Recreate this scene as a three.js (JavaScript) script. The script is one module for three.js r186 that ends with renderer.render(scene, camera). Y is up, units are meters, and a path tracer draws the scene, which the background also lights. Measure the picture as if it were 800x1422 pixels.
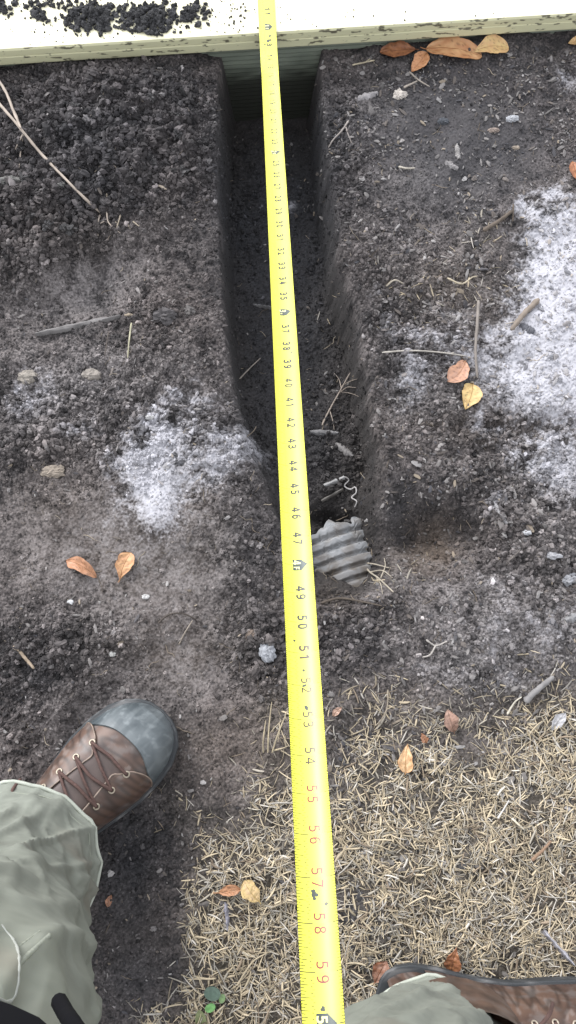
import * as THREE from 'three';
import { mergeGeometries } from 'three/addons/utils/BufferGeometryUtils.js';

// ------------------------------------------------------------------ camera, sky, sun, exposure
const scene = new THREE.Scene();
const CAM_H = 1.1, PITCH = THREE.MathUtils.degToRad(77), FOCAL = 1230;      // photograph 800 x 1422
const camera = new THREE.PerspectiveCamera(2 * Math.atan(711 / FOCAL) * 180 / Math.PI, 576 / 1024, 0.02, 400);
camera.position.set(0, CAM_H, 0);
camera.rotation.set(-PITCH, 0, 0);
camera.updateMatrixWorld(true);
scene.add(camera);

const renderer = new THREE.WebGLRenderer({ antialias: true });
renderer.setSize(576, 1024);
renderer.toneMapping = THREE.LinearToneMapping;
renderer.toneMappingExposure = 1.8;
renderer.shadowMap.enabled = true;

const SUN = new THREE.Vector3(-0.50, 0.50, -0.70).normalize();
const sun = new THREE.DirectionalLight(new THREE.Color(1, 0.965, 0.92), 1.3);
sun.position.copy(SUN).multiplyScalar(6); sun.target.position.set(0, 0, -0.3);
sun.castShadow = true; sun.shadow.radius = 34; sun.shadow.mapSize.set(2048, 2048);
Object.assign(sun.shadow.camera, { left: -2, right: 2, top: 2, bottom: -2, near: 0.5, far: 14 });
scene.add(sun, sun.target);
const clampSky = (c) => Math.max(-1, Math.min(1, c));
{ // overcast sky: brighter towards the hidden sun and the zenith, cool white
  const W = 256, H = 128, d = new Float32Array(W * H * 4);
  for (let y = 0; y < H; y++) for (let x = 0; x < W; x++) {
    const el = ((y + 0.5) / H - 0.5) * Math.PI, az = ((x + 0.5) / W - 0.5) * 2 * Math.PI;
    const dx = Math.cos(el) * Math.cos(az), dy = Math.sin(el), dz = Math.cos(el) * Math.sin(az);
    const c = dx * SUN.x + dy * SUN.y + dz * SUN.z;
    const up = Math.max(0, dy), k = 0.62 + 0.30 * up + 0.5 * Math.pow(Math.max(0, c), 4) + 1.9 * Math.exp(-Math.pow(Math.acos(clampSky(c)) / 0.5, 2));
    const i = (y * W + x) * 4;
    d[i] = k * 0.955; d[i + 1] = k * 0.99; d[i + 2] = k * 1.065; d[i + 3] = 1;
  }
  const t = new THREE.DataTexture(d, W, H, THREE.RGBAFormat, THREE.FloatType);
  t.mapping = THREE.EquirectangularReflectionMapping; t.magFilter = THREE.LinearFilter; t.needsUpdate = true;
  scene.background = t; scene.environment = t;
}

// ------------------------------------------------------------------ helpers
function rng(seed) { let s = seed >>> 0; return () => { s = (s + 0x6d2b79f5) | 0; let t = Math.imul(s ^ (s >>> 15), 1 | s); t = (t + Math.imul(t ^ (t >>> 7), 61 | t)) ^ t; return ((t ^ (t >>> 14)) >>> 0) / 4294967296; }; }
const R0 = rng(7);
const PERM = new Uint8Array(512), GX = new Float32Array(256), GY = new Float32Array(256);
{ const p = [...Array(256).keys()]; for (let i = 255; i > 0; i--) { const j = Math.floor(R0() * (i + 1)); [p[i], p[j]] = [p[j], p[i]]; }
  for (let i = 0; i < 512; i++) PERM[i] = p[i & 255];
  for (let i = 0; i < 256; i++) { const a = R0() * 6.2832; GX[i] = Math.cos(a); GY[i] = Math.sin(a); } }
function noise(x, y) { // about -1..1
  const xf = Math.floor(x), yf = Math.floor(y), X = xf & 255, Y = yf & 255; x -= xf; y -= yf;
  const u = x * x * x * (x * (x * 6 - 15) + 10), v = y * y * y * (y * (y * 6 - 15) + 10);
  const a = PERM[X] + Y, b = PERM[X + 1] + Y;
  const g0 = PERM[a], g1 = PERM[b], g2 = PERM[a + 1], g3 = PERM[b + 1];
  const n0 = GX[g0] * x + GY[g0] * y, n1 = GX[g1] * (x - 1) + GY[g1] * y, n2 = GX[g2] * x + GY[g2] * (y - 1), n3 = GX[g3] * (x - 1) + GY[g3] * (y - 1);
  const m = n0 + (n1 - n0) * u, n = n2 + (n3 - n2) * u;
  return (m + (n - m) * v) * 1.5;
}
const fbm = (x, y, o) => { let s = 0, a = 0.5; for (let i = 0; i < o; i++) { s += a * noise(x, y); x = x * 2.03 + 17.3; y = y * 2.03 - 9.1; a *= 0.5; } return s; };
const clamp = (x, a = 0, b = 1) => (x < a ? a : x > b ? b : x);
const sst = (a, b, x) => { const t = clamp((x - a) / (b - a)); return t * t * (3 - 2 * t); };
const lerp = (a, b, t) => a + (b - a) * t;
const V = (x, y, z) => new THREE.Vector3(x, y, z);
const SP = Math.sin(PITCH), CP = Math.cos(PITCH);
// a point measured in the photograph (u, v) at a height above the soil -> metres
function level(u, v, y = 0) { const t = (v - 711) / FOCAL, d = (CAM_H - y) / (SP + t * CP); return V(d * (u - 400) / FOCAL, y, d * (-CP + t * SP)); }
function project(p) { const ry = p.y - CAM_H, f = -ry * SP - p.z * CP, dn = -ry * CP + p.z * SP; return [400 + FOCAL * p.x / f, 711 + FOCAL * dn / f, f]; }
function table(pts) { return (x) => { if (x <= pts[0][0]) return pts[0][1]; for (let i = 1; i < pts.length; i++) if (x <= pts[i][0]) { const t = (x - pts[i - 1][0]) / (pts[i][0] - pts[i - 1][0]); return lerp(pts[i - 1][1], pts[i][1], t); } return pts[pts.length - 1][1]; }; }
const used = {};
function numbered(n) { if (!(n in used)) { used[n] = 0; return n; } used[n]++; return n + '_' + String(used[n]).padStart(3, '0'); }
function shade(o) { o.castShadow = true; o.receiveShadow = true; return o; }
function tag(o, label, category, group, kind) { o.userData = {}; if (label) o.userData.label = label; if (category) o.userData.category = category; if (group) o.userData.group = group; if (kind) o.userData.kind = kind; return o; }
function thing(name, label, category, pos, group) { const g = new THREE.Group(); g.name = numbered(name); if (pos) g.position.copy(pos); tag(g, label, category, group); scene.add(g); return g; }
function part(name, geo, mat, parent) { const m = shade(new THREE.Mesh(geo, mat)); m.name = name; parent.add(m); return m; }
const std = (o) => new THREE.MeshStandardMaterial({ roughness: 0.95, ...o });
const rgb = (r, g, b) => new THREE.Color().setRGB(r, g, b);
function paint(geo, f) { const p = geo.attributes.position, c = new Float32Array(p.count * 3); for (let i = 0; i < p.count; i++) { const k = f(p.getX(i), p.getY(i), p.getZ(i), i); c[i * 3] = k[0]; c[i * 3 + 1] = k[1]; c[i * 3 + 2] = k[2]; } geo.setAttribute('color', new THREE.BufferAttribute(c, 3)); return geo; }
const mix3 = (a, b, t) => [lerp(a[0], b[0], t), lerp(a[1], b[1], t), lerp(a[2], b[2], t)];
// a grid surface: f(i/nu, j/nv) -> Vector3
function sheet(nu, nv, f, closeV = false) {
  const pos = [], uv = [], idx = [];
  for (let i = 0; i <= nu; i++) for (let j = 0; j <= nv; j++) { const p = f(i / nu, j / nv); pos.push(p.x, p.y, p.z); uv.push(i / nu, j / nv); }
  const w = nv + 1;
  for (let i = 0; i < nu; i++) for (let j = 0; j < nv; j++) { const a = i * w + j, b = a + w; const a1 = closeV && j === nv - 1 ? i * w : a + 1, b1 = closeV && j === nv - 1 ? (i + 1) * w : b + 1; idx.push(a, b, a1, b, b1, a1); }
  const g = new THREE.BufferGeometry(); g.setAttribute('position', new THREE.Float32BufferAttribute(pos, 3)); g.setAttribute('uv', new THREE.Float32BufferAttribute(uv, 2)); g.setIndex(idx); g.computeVertexNormals(); return g;
}
function tube(pts, radius, n = 24, m = 7, wob = 0, seed = 1) { // radius: number or f(t); closed ends
  const cv = new THREE.CatmullRomCurve3(pts, false, 'centripetal'), fr = cv.computeFrenetFrames(n, false), r = rng(seed), ph = r() * 50;
  const pos = [], idx = [], rad = typeof radius === 'function' ? radius : () => radius;
  for (let i = 0; i <= n; i++) { const c = cv.getPointAt(i / n), e = i === 0 || i === n ? 0.55 : 1;
    for (let j = 0; j < m; j++) { const a = j / m * Math.PI * 2, k = rad(i / n) * e * (1 + wob * noise(i * 0.7 + ph, j * 1.3)); const p = c.clone().addScaledVector(fr.normals[i], Math.cos(a) * k).addScaledVector(fr.binormals[i], Math.sin(a) * k); pos.push(p.x, p.y, p.z); } }
  for (let i = 0; i < n; i++) for (let j = 0; j < m; j++) { const a = i * m + j, b = i * m + (j + 1) % m; idx.push(a, b, a + m, b, b + m, a + m); }
  const s = pos.length / 3; for (const [i, flip] of [[0, 1], [n, 0]]) { const c = cv.getPointAt(i / n); pos.push(c.x, c.y, c.z); const k = s + (flip ? 0 : 1); for (let j = 0; j < m; j++) { const a = i * m + j, b = i * m + (j + 1) % m; flip ? idx.push(k, b, a) : idx.push(k, a, b); } }
  const g = new THREE.BufferGeometry(); g.setAttribute('position', new THREE.Float32BufferAttribute(pos, 3)); g.setIndex(idx); g.computeVertexNormals(); return g;
}

// ------------------------------------------------------------------ plan of the ground
const X0 = -0.75, Z0 = -1.0, SIDE = 1.5, FN = 420;
const field = () => new Float32Array(FN * FN);
const ASH = field(), GREY = field(), BROWN = field(), STRAW = field(), ROUGH = field(), DARK = field(), RELIEF = field(), SMOOTH = field();
function blob(F, u, v, ru, rv, amt, deg = 0, sharp = 1) { // soft ellipse, measured at (u, v) in the photograph
  const c = level(u, v), k = (CAM_H / (SP + (v - 711) / FOCAL * CP)) / FOCAL, rx = ru * k, rz = Math.abs(level(u, v + rv).z - level(u, v - rv).z) / 2, a = deg * Math.PI / 180, ca = Math.cos(a), sa = Math.sin(a), R = Math.max(rx, rz) * 1.9, cell = SIDE / FN;
  const i0 = Math.max(0, Math.floor((c.x - R - X0) / cell)), i1 = Math.min(FN - 1, Math.ceil((c.x + R - X0) / cell)), j0 = Math.max(0, Math.floor((c.z - R - Z0) / cell)), j1 = Math.min(FN - 1, Math.ceil((c.z + R - Z0) / cell));
  for (let j = j0; j <= j1; j++) for (let i = i0; i <= i1; i++) { const x = X0 + (i + 0.5) * cell - c.x, z = Z0 + (j + 0.5) * cell - c.z, p = (x * ca + z * sa) / rx, q = (-x * sa + z * ca) / rz, d = p * p + q * q; F[j * FN + i] += amt * Math.exp(-Math.pow(d, sharp) * 1.1); }
}
function get(F, x, z) { const a = clamp((x - X0) / SIDE * FN - 0.5, 0, FN - 1.001), b = clamp((z - Z0) / SIDE * FN - 0.5, 0, FN - 1.001), i = Math.floor(a), j = Math.floor(b), s = a - i, t = b - j, k = j * FN + i; return (F[k] * (1 - s) + F[k + 1] * s) * (1 - t) + (F[k + FN] * (1 - s) + F[k + FN + 1] * s) * t; }

// white ash / lime powder
blob(ASH, 775, 350, 60, 75, 0.95, 0, 1.5); blob(ASH, 770, 470, 75, 95, 1.05, 0, 1.5); blob(ASH, 735, 545, 60, 45, 0.7); blob(ASH, 800, 420, 60, 160, 0.8, 0, 1.5); blob(ASH, 735, 290, 18, 10, 0.6); blob(ASH, 675, 600, 30, 22, 0.45);
blob(ASH, 560, 530, 26, 40, 0.6); blob(ASH, 600, 480, 60, 40, 0.36); blob(ASH, 680, 500, 50, 40, 0.45); blob(ASH, 785, 650, 42, 50, 0.72); blob(ASH, 730, 640, 30, 18, 0.55); blob(ASH, 690, 700, 20, 30, 0.45); blob(ASH, 530, 440, 14, 50, 0.4);
blob(ASH, 205, 655, 42, 58, 0.72, -15); blob(ASH, 225, 705, 34, 34, 0.55); blob(ASH, 335, 625, 34, 30, 0.6); blob(ASH, 215, 600, 26, 24, 0.6); blob(ASH, 300, 665, 30, 22, 0.5); blob(ASH, 30, 555, 40, 40, 0.42); blob(ASH, 110, 605, 26, 18, 0.45); blob(ASH, 260, 550, 40, 28, 0.36);
blob(ASH, 785, 110, 26, 30, 0.5); blob(ASH, 760, 660, 70, 90, 0.22); blob(ASH, 700, 800, 70, 60, 0.15); blob(ASH, 255, 640, 110, 80, 0.34); blob(ASH, 300, 590, 50, 30, 0.2); blob(ASH, 190, 740, 70, 40, 0.2); blob(ASH, 785, 870, 60, 50, 0.34); blob(ASH, 680, 880, 90, 60, 0.26); blob(ASH, 600, 940, 55, 28, 0.26); blob(ASH, 720, 950, 50, 30, 0.3); blob(GREY, 690, 880, 120, 70, 0.45); blob(GREY, 600, 930, 70, 30, 0.3); blob(GREY, 770, 620, 60, 120, 0.4); blob(ASH, 640, 430, 90, 90, 0.16); blob(ASH, 590, 590, 80, 60, 0.18); blob(ASH, 80, 540, 110, 60, 0.18); blob(ASH, 250, 640, 110, 90, 0.2);
// dry grey crust
blob(ASH, 408, 215, 14, 12, 0.6); blob(ASH, 352, 208, 10, 9, 0.5); blob(GREY, 420, 620, 50, 60, 0.3);
blob(GREY, 110, 390, 130, 50, 0.6, -20); blob(GREY, 60, 560, 120, 80, 0.5); blob(GREY, 180, 530, 150, 60, 0.45); blob(GREY, 180, 780, 190, 110, 0.6); blob(GREY, 270, 660, 130, 90, 0.4); blob(GREY, 690, 860, 170, 90, 0.55); blob(GREY, 600, 400, 120, 130, 0.3); blob(GREY, 560, 250, 70, 110, 0.35); blob(GREY, 690, 240, 110, 60, 0.3); blob(GREY, 620, 560, 110, 100, 0.35); blob(GREY, 260, 920, 120, 70, 0.42); blob(GREY, 120, 1010, 90, 60, 0.36); blob(GREY, 500, 170, 40, 50, 0.4); blob(GREY, 590, 1180, 230, 160, 0.3); blob(GREY, 770, 720, 70, 60, 0.4);
// brown subsoil
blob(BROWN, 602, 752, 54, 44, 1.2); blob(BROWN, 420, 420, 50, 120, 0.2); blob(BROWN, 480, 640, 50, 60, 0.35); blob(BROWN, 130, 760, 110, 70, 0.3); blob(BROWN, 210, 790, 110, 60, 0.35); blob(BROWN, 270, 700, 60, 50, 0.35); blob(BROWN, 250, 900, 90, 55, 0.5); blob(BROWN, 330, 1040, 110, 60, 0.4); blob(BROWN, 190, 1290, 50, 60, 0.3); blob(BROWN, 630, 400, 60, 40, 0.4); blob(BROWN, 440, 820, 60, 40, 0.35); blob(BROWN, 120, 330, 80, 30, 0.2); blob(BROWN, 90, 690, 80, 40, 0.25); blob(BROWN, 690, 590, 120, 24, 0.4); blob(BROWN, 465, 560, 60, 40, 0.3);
// black damp soil, with shade painted into the trench and round the hollow
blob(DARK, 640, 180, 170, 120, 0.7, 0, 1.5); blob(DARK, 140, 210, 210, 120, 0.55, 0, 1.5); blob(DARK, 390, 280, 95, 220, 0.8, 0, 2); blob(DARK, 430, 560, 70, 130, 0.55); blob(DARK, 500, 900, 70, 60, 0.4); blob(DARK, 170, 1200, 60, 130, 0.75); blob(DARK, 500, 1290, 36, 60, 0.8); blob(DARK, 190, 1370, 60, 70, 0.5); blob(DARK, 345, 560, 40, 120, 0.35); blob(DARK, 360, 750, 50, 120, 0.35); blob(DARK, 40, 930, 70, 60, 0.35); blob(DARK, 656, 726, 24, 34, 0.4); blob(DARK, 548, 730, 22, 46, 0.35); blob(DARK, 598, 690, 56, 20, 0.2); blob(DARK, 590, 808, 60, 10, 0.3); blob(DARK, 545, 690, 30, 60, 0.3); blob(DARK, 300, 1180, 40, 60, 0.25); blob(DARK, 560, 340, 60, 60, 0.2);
// thatch
blob(STRAW, 640, 1180, 260, 150, 1.0, 0, 2.5); blob(STRAW, 720, 1330, 260, 120, 1.0, 0, 2.5); blob(STRAW, 520, 1380, 160, 110, 1.0, 0, 2.5); blob(STRAW, 345, 1310, 95, 150, 1.0, 0, 2.5); blob(STRAW, 370, 1460, 170, 80, 0.9, 0, 2); blob(STRAW, 300, 1170, 60, 50, 0.4); blob(STRAW, 390, 1110, 40, 90, 0.38); blob(STRAW, 400, 1210, 40, 50, -0.3); blob(STRAW, 560, 1110, 60, 30, -0.3); blob(STRAW, 720, 1090, 30, 20, -0.3); blob(ASH, 705, 1150, 26, 14, 0.35); blob(ASH, 610, 1150, 24, 16, 0.35); blob(ASH, 320, 1260, 20, 40, 0.35); blob(ASH, 360, 1390, 26, 26, 0.35); blob(STRAW, 570, 1005, 150, 45, 0.34); blob(STRAW, 520, 965, 60, 30, 0.16); blob(STRAW, 240, 1130, 40, 40, 0.22); blob(STRAW, 720, 985, 90, 30, 0.16); blob(STRAW, 780, 1020, 60, 70, 0.8); blob(STRAW, 500, 1290, 30, 55, -0.9); blob(STRAW, 385, 985, 20, 40, 0.35); blob(STRAW, 165, 1250, 70, 130, -0.7); blob(STRAW, 640, 1040, 60, 30, -0.25); blob(STRAW, 620, 400, 90, 40, 0.14); blob(STRAW, 670, 330, 40, 20, 0.14);blob(STRAW, 540, 800, 30, 20, 0.2);
// loose clods
blob(ROUGH, 140, 200, 210, 125, 1.0, 0, 2); blob(ROUGH, 40, 330, 90, 90, 0.9); blob(ROUGH, 240, 440, 90, 110, 0.5); blob(ROUGH, 60, 600, 110, 70, 0.8); blob(ROUGH, 250, 600, 140, 70, 0.45); blob(ROUGH, 480, 230, 40, 140, 0.55); blob(ROUGH, 560, 430, 90, 120, 0.55); blob(ROUGH, 110, 890, 100, 55, 0.75); blob(ROUGH, 20, 960, 60, 90, 0.5); blob(ROUGH, 350, 780, 60, 150, 0.6); blob(ROUGH, 480, 880, 110, 55, 0.7); blob(ROUGH, 690, 720, 130, 110, 0.55); blob(ROUGH, 760, 800, 70, 50, 0.5); blob(ROUGH, 470, 620, 60, 80, 0.7); blob(ROUGH, 700, 600, 130, 30, 0.55); blob(ROUGH, 360, 930, 50, 60, 0.7); blob(ROUGH, 690, 900, 120, 60, 0.25); blob(ROUGH, 220, 1190, 70, 90, 0.3);
// smoothed or trodden places
blob(SMOOTH, 640, 190, 130, 90, 0.9, 0, 2); blob(SMOOTH, 120, 395, 100, 44, 0.9, -20, 1.6); blob(SMOOTH, 190, 780, 150, 80, 0.6); blob(SMOOTH, 245, 920, 90, 55, 0.8); blob(SMOOTH, 150, 1030, 110, 70, 0.8); blob(SMOOTH, 600, 760, 60, 55, 0.6); blob(SMOOTH, 770, 430, 70, 130, 0.5); blob(SMOOTH, 70, 740, 120, 50, 0.7); blob(SMOOTH, 240, 820, 140, 70, 0.6); blob(SMOOTH, 200, 700, 120, 60, 0.4); blob(SMOOTH, 250, 380, 60, 70, 0.5); blob(SMOOTH, 330, 980, 70, 70, 0.5); blob(SMOOTH, 680, 860, 120, 60, 0.35); blob(SMOOTH, 560, 690, 50, 40, 0.5); blob(SMOOTH, 300, 480, 50, 130, 0.4); blob(SMOOTH, 700, 1440, 190, 90, 0.6);
// relief in metres
blob(RELIEF, 130, 190, 190, 110, 0.030, 0, 1.6); blob(RELIEF, 30, 330, 80, 60, 0.018); blob(RELIEF, 230, 130, 90, 50, 0.012); blob(RELIEF, 120, 400, 95, 40, -0.022, -20, 1.6); blob(RELIEF, 150, 1035, 125, 75, -0.014, -40, 2.5); blob(RELIEF, 250, 925, 85, 50, -0.009, 0, 2); blob(RELIEF, 60, 600, 90, 60, 0.012); blob(RELIEF, 240, 620, 110, 70, 0.010); blob(RELIEF, 110, 880, 90, 40, 0.010);
blob(RELIEF, 592, 744, 60, 50, -0.062, 0, 1.2); blob(RELIEF, 642, 735, 30, 34, -0.014, 0, 2); blob(RELIEF, 500, 300, 26, 160, 0.010); blob(RELIEF, 560, 840, 70, 26, 0.012); blob(RELIEF, 700, 880, 120, 60, 0.012); blob(RELIEF, 720, 200, 110, 100, -0.006); blob(RELIEF, 700, 590, 110, 16, -0.010); blob(RELIEF, 470, 835, 50, 24, 0.012); blob(RELIEF, 180, 1210, 50, 100, -0.010); blob(RELIEF, 340, 760, 40, 80, 0.008);
blob(RELIEF, 590, 560, 60, 110, 0.008); blob(RELIEF, 465, 702, 36, 14, -0.035); blob(RELIEF, 452, 800, 34, 20, 0.022, 0, 1.5); blob(BROWN, 455, 805, 50, 24, 0.4);

// the trench: edges and depth along its length
const EDGE = [[60, 312, 446, 0.150], [110, 304, 447, 0.150], [200, 302, 456, 0.140], [300, 304, 468, 0.132], [400, 309, 482, 0.126], [500, 318, 502, 0.116], [560, 327, 516, 0.102], [640, 344, 532, 0.088], [700, 364, 546, 0.094], [750, 392, 556, 0.104], [790, 398, 556, 0.088], [815, 404, 548, 0.045], [850, 410, 530, 0.012], [885, 415, 500, 0]]
  .map(([v, a, b, d]) => [level(a, v), level(b, v), d]);
const XL = table(EDGE.map(([a]) => [a.z, a.x])), XR = table(EDGE.map(([a, b]) => [a.z, b.x])), TD = table(EDGE.map(([a, , d]) => [a.z, d]));
const EDGE_L = level(0, 66, 0.05), EDGE_R = level(800, 16, 0.05), DECK_SLOPE = (EDGE_R.z - EDGE_L.z) / (EDGE_R.x - EDGE_L.x);
const deckZ = (x) => EDGE_L.z + (x - EDGE_L.x) * DECK_SLOPE;                // front of the ledge at x
function trench(x, z) {
  if (z > EDGE[EDGE.length - 1][0].z || z < deckZ(x) - 0.03) return 0;
  const w = 0.007 * noise(z * 14, 3.3 + x * 5) , v2 = 0.0022 * noise(z * 60, 5.5), xl = XL(z) + w * 0.5 + v2 * 0.5, xr = XR(z) + w * 1.3 + v2 + 0.004 * noise(x * 34, z * 34);
  if (x < xl - 0.02 || x > xr + 0.03) return 0;
  const l = sst(xl - 0.003, xl + 0.011 + 0.028 * sst(-0.45, -0.30, z), x), k = clamp((xr + 0.005 - x) / (0.018 + 0.040 * sst(-0.38, -0.22, z))), r = k * k * (2.2 - 1.2 * k);
  return TD(z) * l * r;
}
function height(x, z) {
  const wx = x + 0.01 * noise(x * 18, z * 18), wz = z + 0.01 * noise(x * 18 + 40, z * 18);
  const sm = clamp(get(SMOOTH, wx, wz)), ro = clamp(get(ROUGH, wx, wz)), k = (1 - 0.75 * sm);
  let h = get(RELIEF, wx, wz) + 0.010 * noise(x * 5, z * 5) + 0.0065 * noise(x * 14, z * 14);
  const inside = Math.abs(x) < 0.75 && z > -1 && z < 0.6;
  const t = inside ? trench(x, z) : 0;
  const b = 1 - Math.abs(noise(x * 62, z * 62)), c = 1 - Math.abs(noise(x * 150 + 5, z * 150)), e = noise(x * 330, z * 330);
  const wl = t > 0.006 && t < 0.8 * TD(z) ? 0.45 : 1;
  h += wl * k * ((0.0042 + 0.0070 * ro) * noise(x * 38, z * 38) + (0.0014 + 0.0105 * ro) * (0.6 - b) + (0.0012 + 0.0040 * ro) * (0.6 - c)) + 0.0014 * e * (1 - 0.3 * sm);
  const dz = z - deckZ(x);                                                  // soil meets the ledge just under its edge
  if (dz < 0.06) h = lerp(Math.min(h, 0.012 + 0.01 * ro), h, sst(0, 0.06, dz));
  if (dz < -0.03) h = -0.01;
  return h - t;
}
// the colour of the soil at a place (linear albedo), painted shade included
function soil(x, z) {
  const n1 = noise(x * 9 + 3, z * 9), n2 = noise(x * 33, z * 33 + 7), n3 = noise(x * 110, z * 110), n4 = noise(x * 310, z * 310), n5 = noise(x * 720, z * 720);
  const wx = x + 0.016 * n1 + 0.007 * n2 + 0.002 * n3, wz = z + 0.014 * n2 + 0.005 * n3 + 0.01 * n1;
  const rag = 0.30 * n2 + 0.32 * n3 + 0.26 * n4 + 0.16 * n5;
  const smo = clamp(get(SMOOTH, wx, wz));
  let c = mix3([0.030, 0.0265, 0.0262], [0.104, 0.087, 0.081], clamp(0.45 + 0.4 * n1 + 0.5 * n2 + 0.45 * n3 + 0.4 * n4));
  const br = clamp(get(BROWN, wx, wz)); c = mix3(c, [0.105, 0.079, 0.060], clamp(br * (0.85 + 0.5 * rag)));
  const gr = clamp(get(GREY, wx, wz)); c = mix3(c, [0.205, 0.188, 0.184], clamp(gr * (0.75 + 1.5 * rag) + 0.25 * rag) * 0.85);
  const st = clamp(get(STRAW, wx, wz)); c = mix3(c, [0.092, 0.076, 0.052], clamp(st) * 0.6);
  const td = Math.abs(x) < 0.4 ? sst(0.008, 0.05, trench(x, z)) : 0; c = mix3(c, [0.025, 0.0215, 0.0195], td * clamp(0.8 + 0.5 * rag));  // damp subsoil and painted wall shade together, darkening with trench depth
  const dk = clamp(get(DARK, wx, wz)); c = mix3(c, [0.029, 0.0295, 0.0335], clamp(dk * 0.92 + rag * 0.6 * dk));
  const grain = Math.max(0.25, 1 + (0.55 * n5 + 0.40 * n4) * (1 - 0.5 * smo)); c = [c[0] * grain, c[1] * grain, c[2] * grain];
  { const n6 = noise(x * 410 + 50, z * 410), pale = sst(0.52, 0.72, n6 + 0.25 * n2) * (1 - 0.5 * dk) * (1 - 0.6 * smo) * (1 - 0.8 * td); c = mix3(c, [0.25, 0.235, 0.23], pale * 0.5); const pit = sst(0.45, 0.7, noise(x * 260 + 9, z * 260 + 4)); c = mix3(c, [0.022, 0.02, 0.02], pit * 0.6); }
  const as = get(ASH, wx, wz), a = sst(0.20, 1.25, as + rag * 1.15 * Math.min(1, as * 2.2) );
  c = mix3(c, [0.42, 0.413, 0.437], a * 0.93);
  return [Math.max(0.008, c[0]), Math.max(0.008, c[1]), Math.max(0.008, c[2]), a];
}
const toS = (x) => { x = clamp(x); return 255 * (x < 0.0031308 ? 12.92 * x : 1.055 * Math.pow(x, 1 / 2.4) - 0.055); };
const TOS = new Uint8Array(4097); for (let i = 0; i <= 4096; i++) TOS[i] = Math.round(toS(i / 4096));
{ // one sheet of ground, fine near the trench and coarser out to the horizon
  const axis = (a, b, step) => { const out = [], n = Math.round((b - a) / step); for (let i = 0; i <= n; i++) out.push(a + (b - a) * i / n); let d = step; let p = a; const lo = []; while (p > -60) { d *= 1.32; p -= d; lo.unshift(p); } d = step; p = b; while (p < 60) { d *= 1.32; p += d; out.push(p); } return [...lo, ...out]; };
  const xs = axis(-0.475, 0.475, 0.00165), zs = axis(-0.95, 0.40, 0.00165), nx = xs.length, nz = zs.length;
  const pos = new Float32Array(nx * nz * 3), uv = new Float32Array(nx * nz * 2), idx = new Uint32Array((nx - 1) * (nz - 1) * 6);
  for (let j = 0, k = 0; j < nz; j++) for (let i = 0; i < nx; i++, k++) { const x = xs[i], z = zs[j]; pos[k * 3] = x; pos[k * 3 + 1] = height(x, z); pos[k * 3 + 2] = z; uv[k * 2] = (x - X0) / SIDE; uv[k * 2 + 1] = (z - Z0) / SIDE; }
  for (let j = 0, k = 0; j < nz - 1; j++) for (let i = 0; i < nx - 1; i++) { const a = j * nx + i, b = a + nx; idx[k++] = a; idx[k++] = b; idx[k++] = a + 1; idx[k++] = b; idx[k++] = b + 1; idx[k++] = a + 1; }
  const g = new THREE.BufferGeometry(); g.setAttribute('position', new THREE.BufferAttribute(pos, 3)); g.setAttribute('uv', new THREE.BufferAttribute(uv, 2)); g.setIndex(new THREE.BufferAttribute(idx, 1)); g.computeVertexNormals();
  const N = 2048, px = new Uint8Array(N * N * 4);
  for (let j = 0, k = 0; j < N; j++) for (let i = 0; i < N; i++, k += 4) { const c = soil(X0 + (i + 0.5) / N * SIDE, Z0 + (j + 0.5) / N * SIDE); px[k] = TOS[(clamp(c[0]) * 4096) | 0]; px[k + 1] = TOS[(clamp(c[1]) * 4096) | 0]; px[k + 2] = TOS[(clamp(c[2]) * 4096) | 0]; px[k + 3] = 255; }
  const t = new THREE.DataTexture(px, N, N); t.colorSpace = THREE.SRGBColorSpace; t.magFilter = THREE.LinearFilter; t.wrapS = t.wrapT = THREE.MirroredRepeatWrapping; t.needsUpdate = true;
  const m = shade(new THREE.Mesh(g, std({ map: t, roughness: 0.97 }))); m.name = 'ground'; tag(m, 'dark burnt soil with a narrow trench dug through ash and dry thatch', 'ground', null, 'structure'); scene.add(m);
}
function onSoil(u, v, lift = 0) { // the point of the soil seen at (u, v)
  let y = 0.06, p = level(u, v, y); for (; y > -0.2; y -= 0.001) { p = level(u, v, y); if (height(p.x, p.z) >= y) break; } p.y += lift; return p;
}
const metres = (px, v) => px * (CAM_H / (SP + (v - 711) / FOCAL * CP)) / FOCAL;

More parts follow.
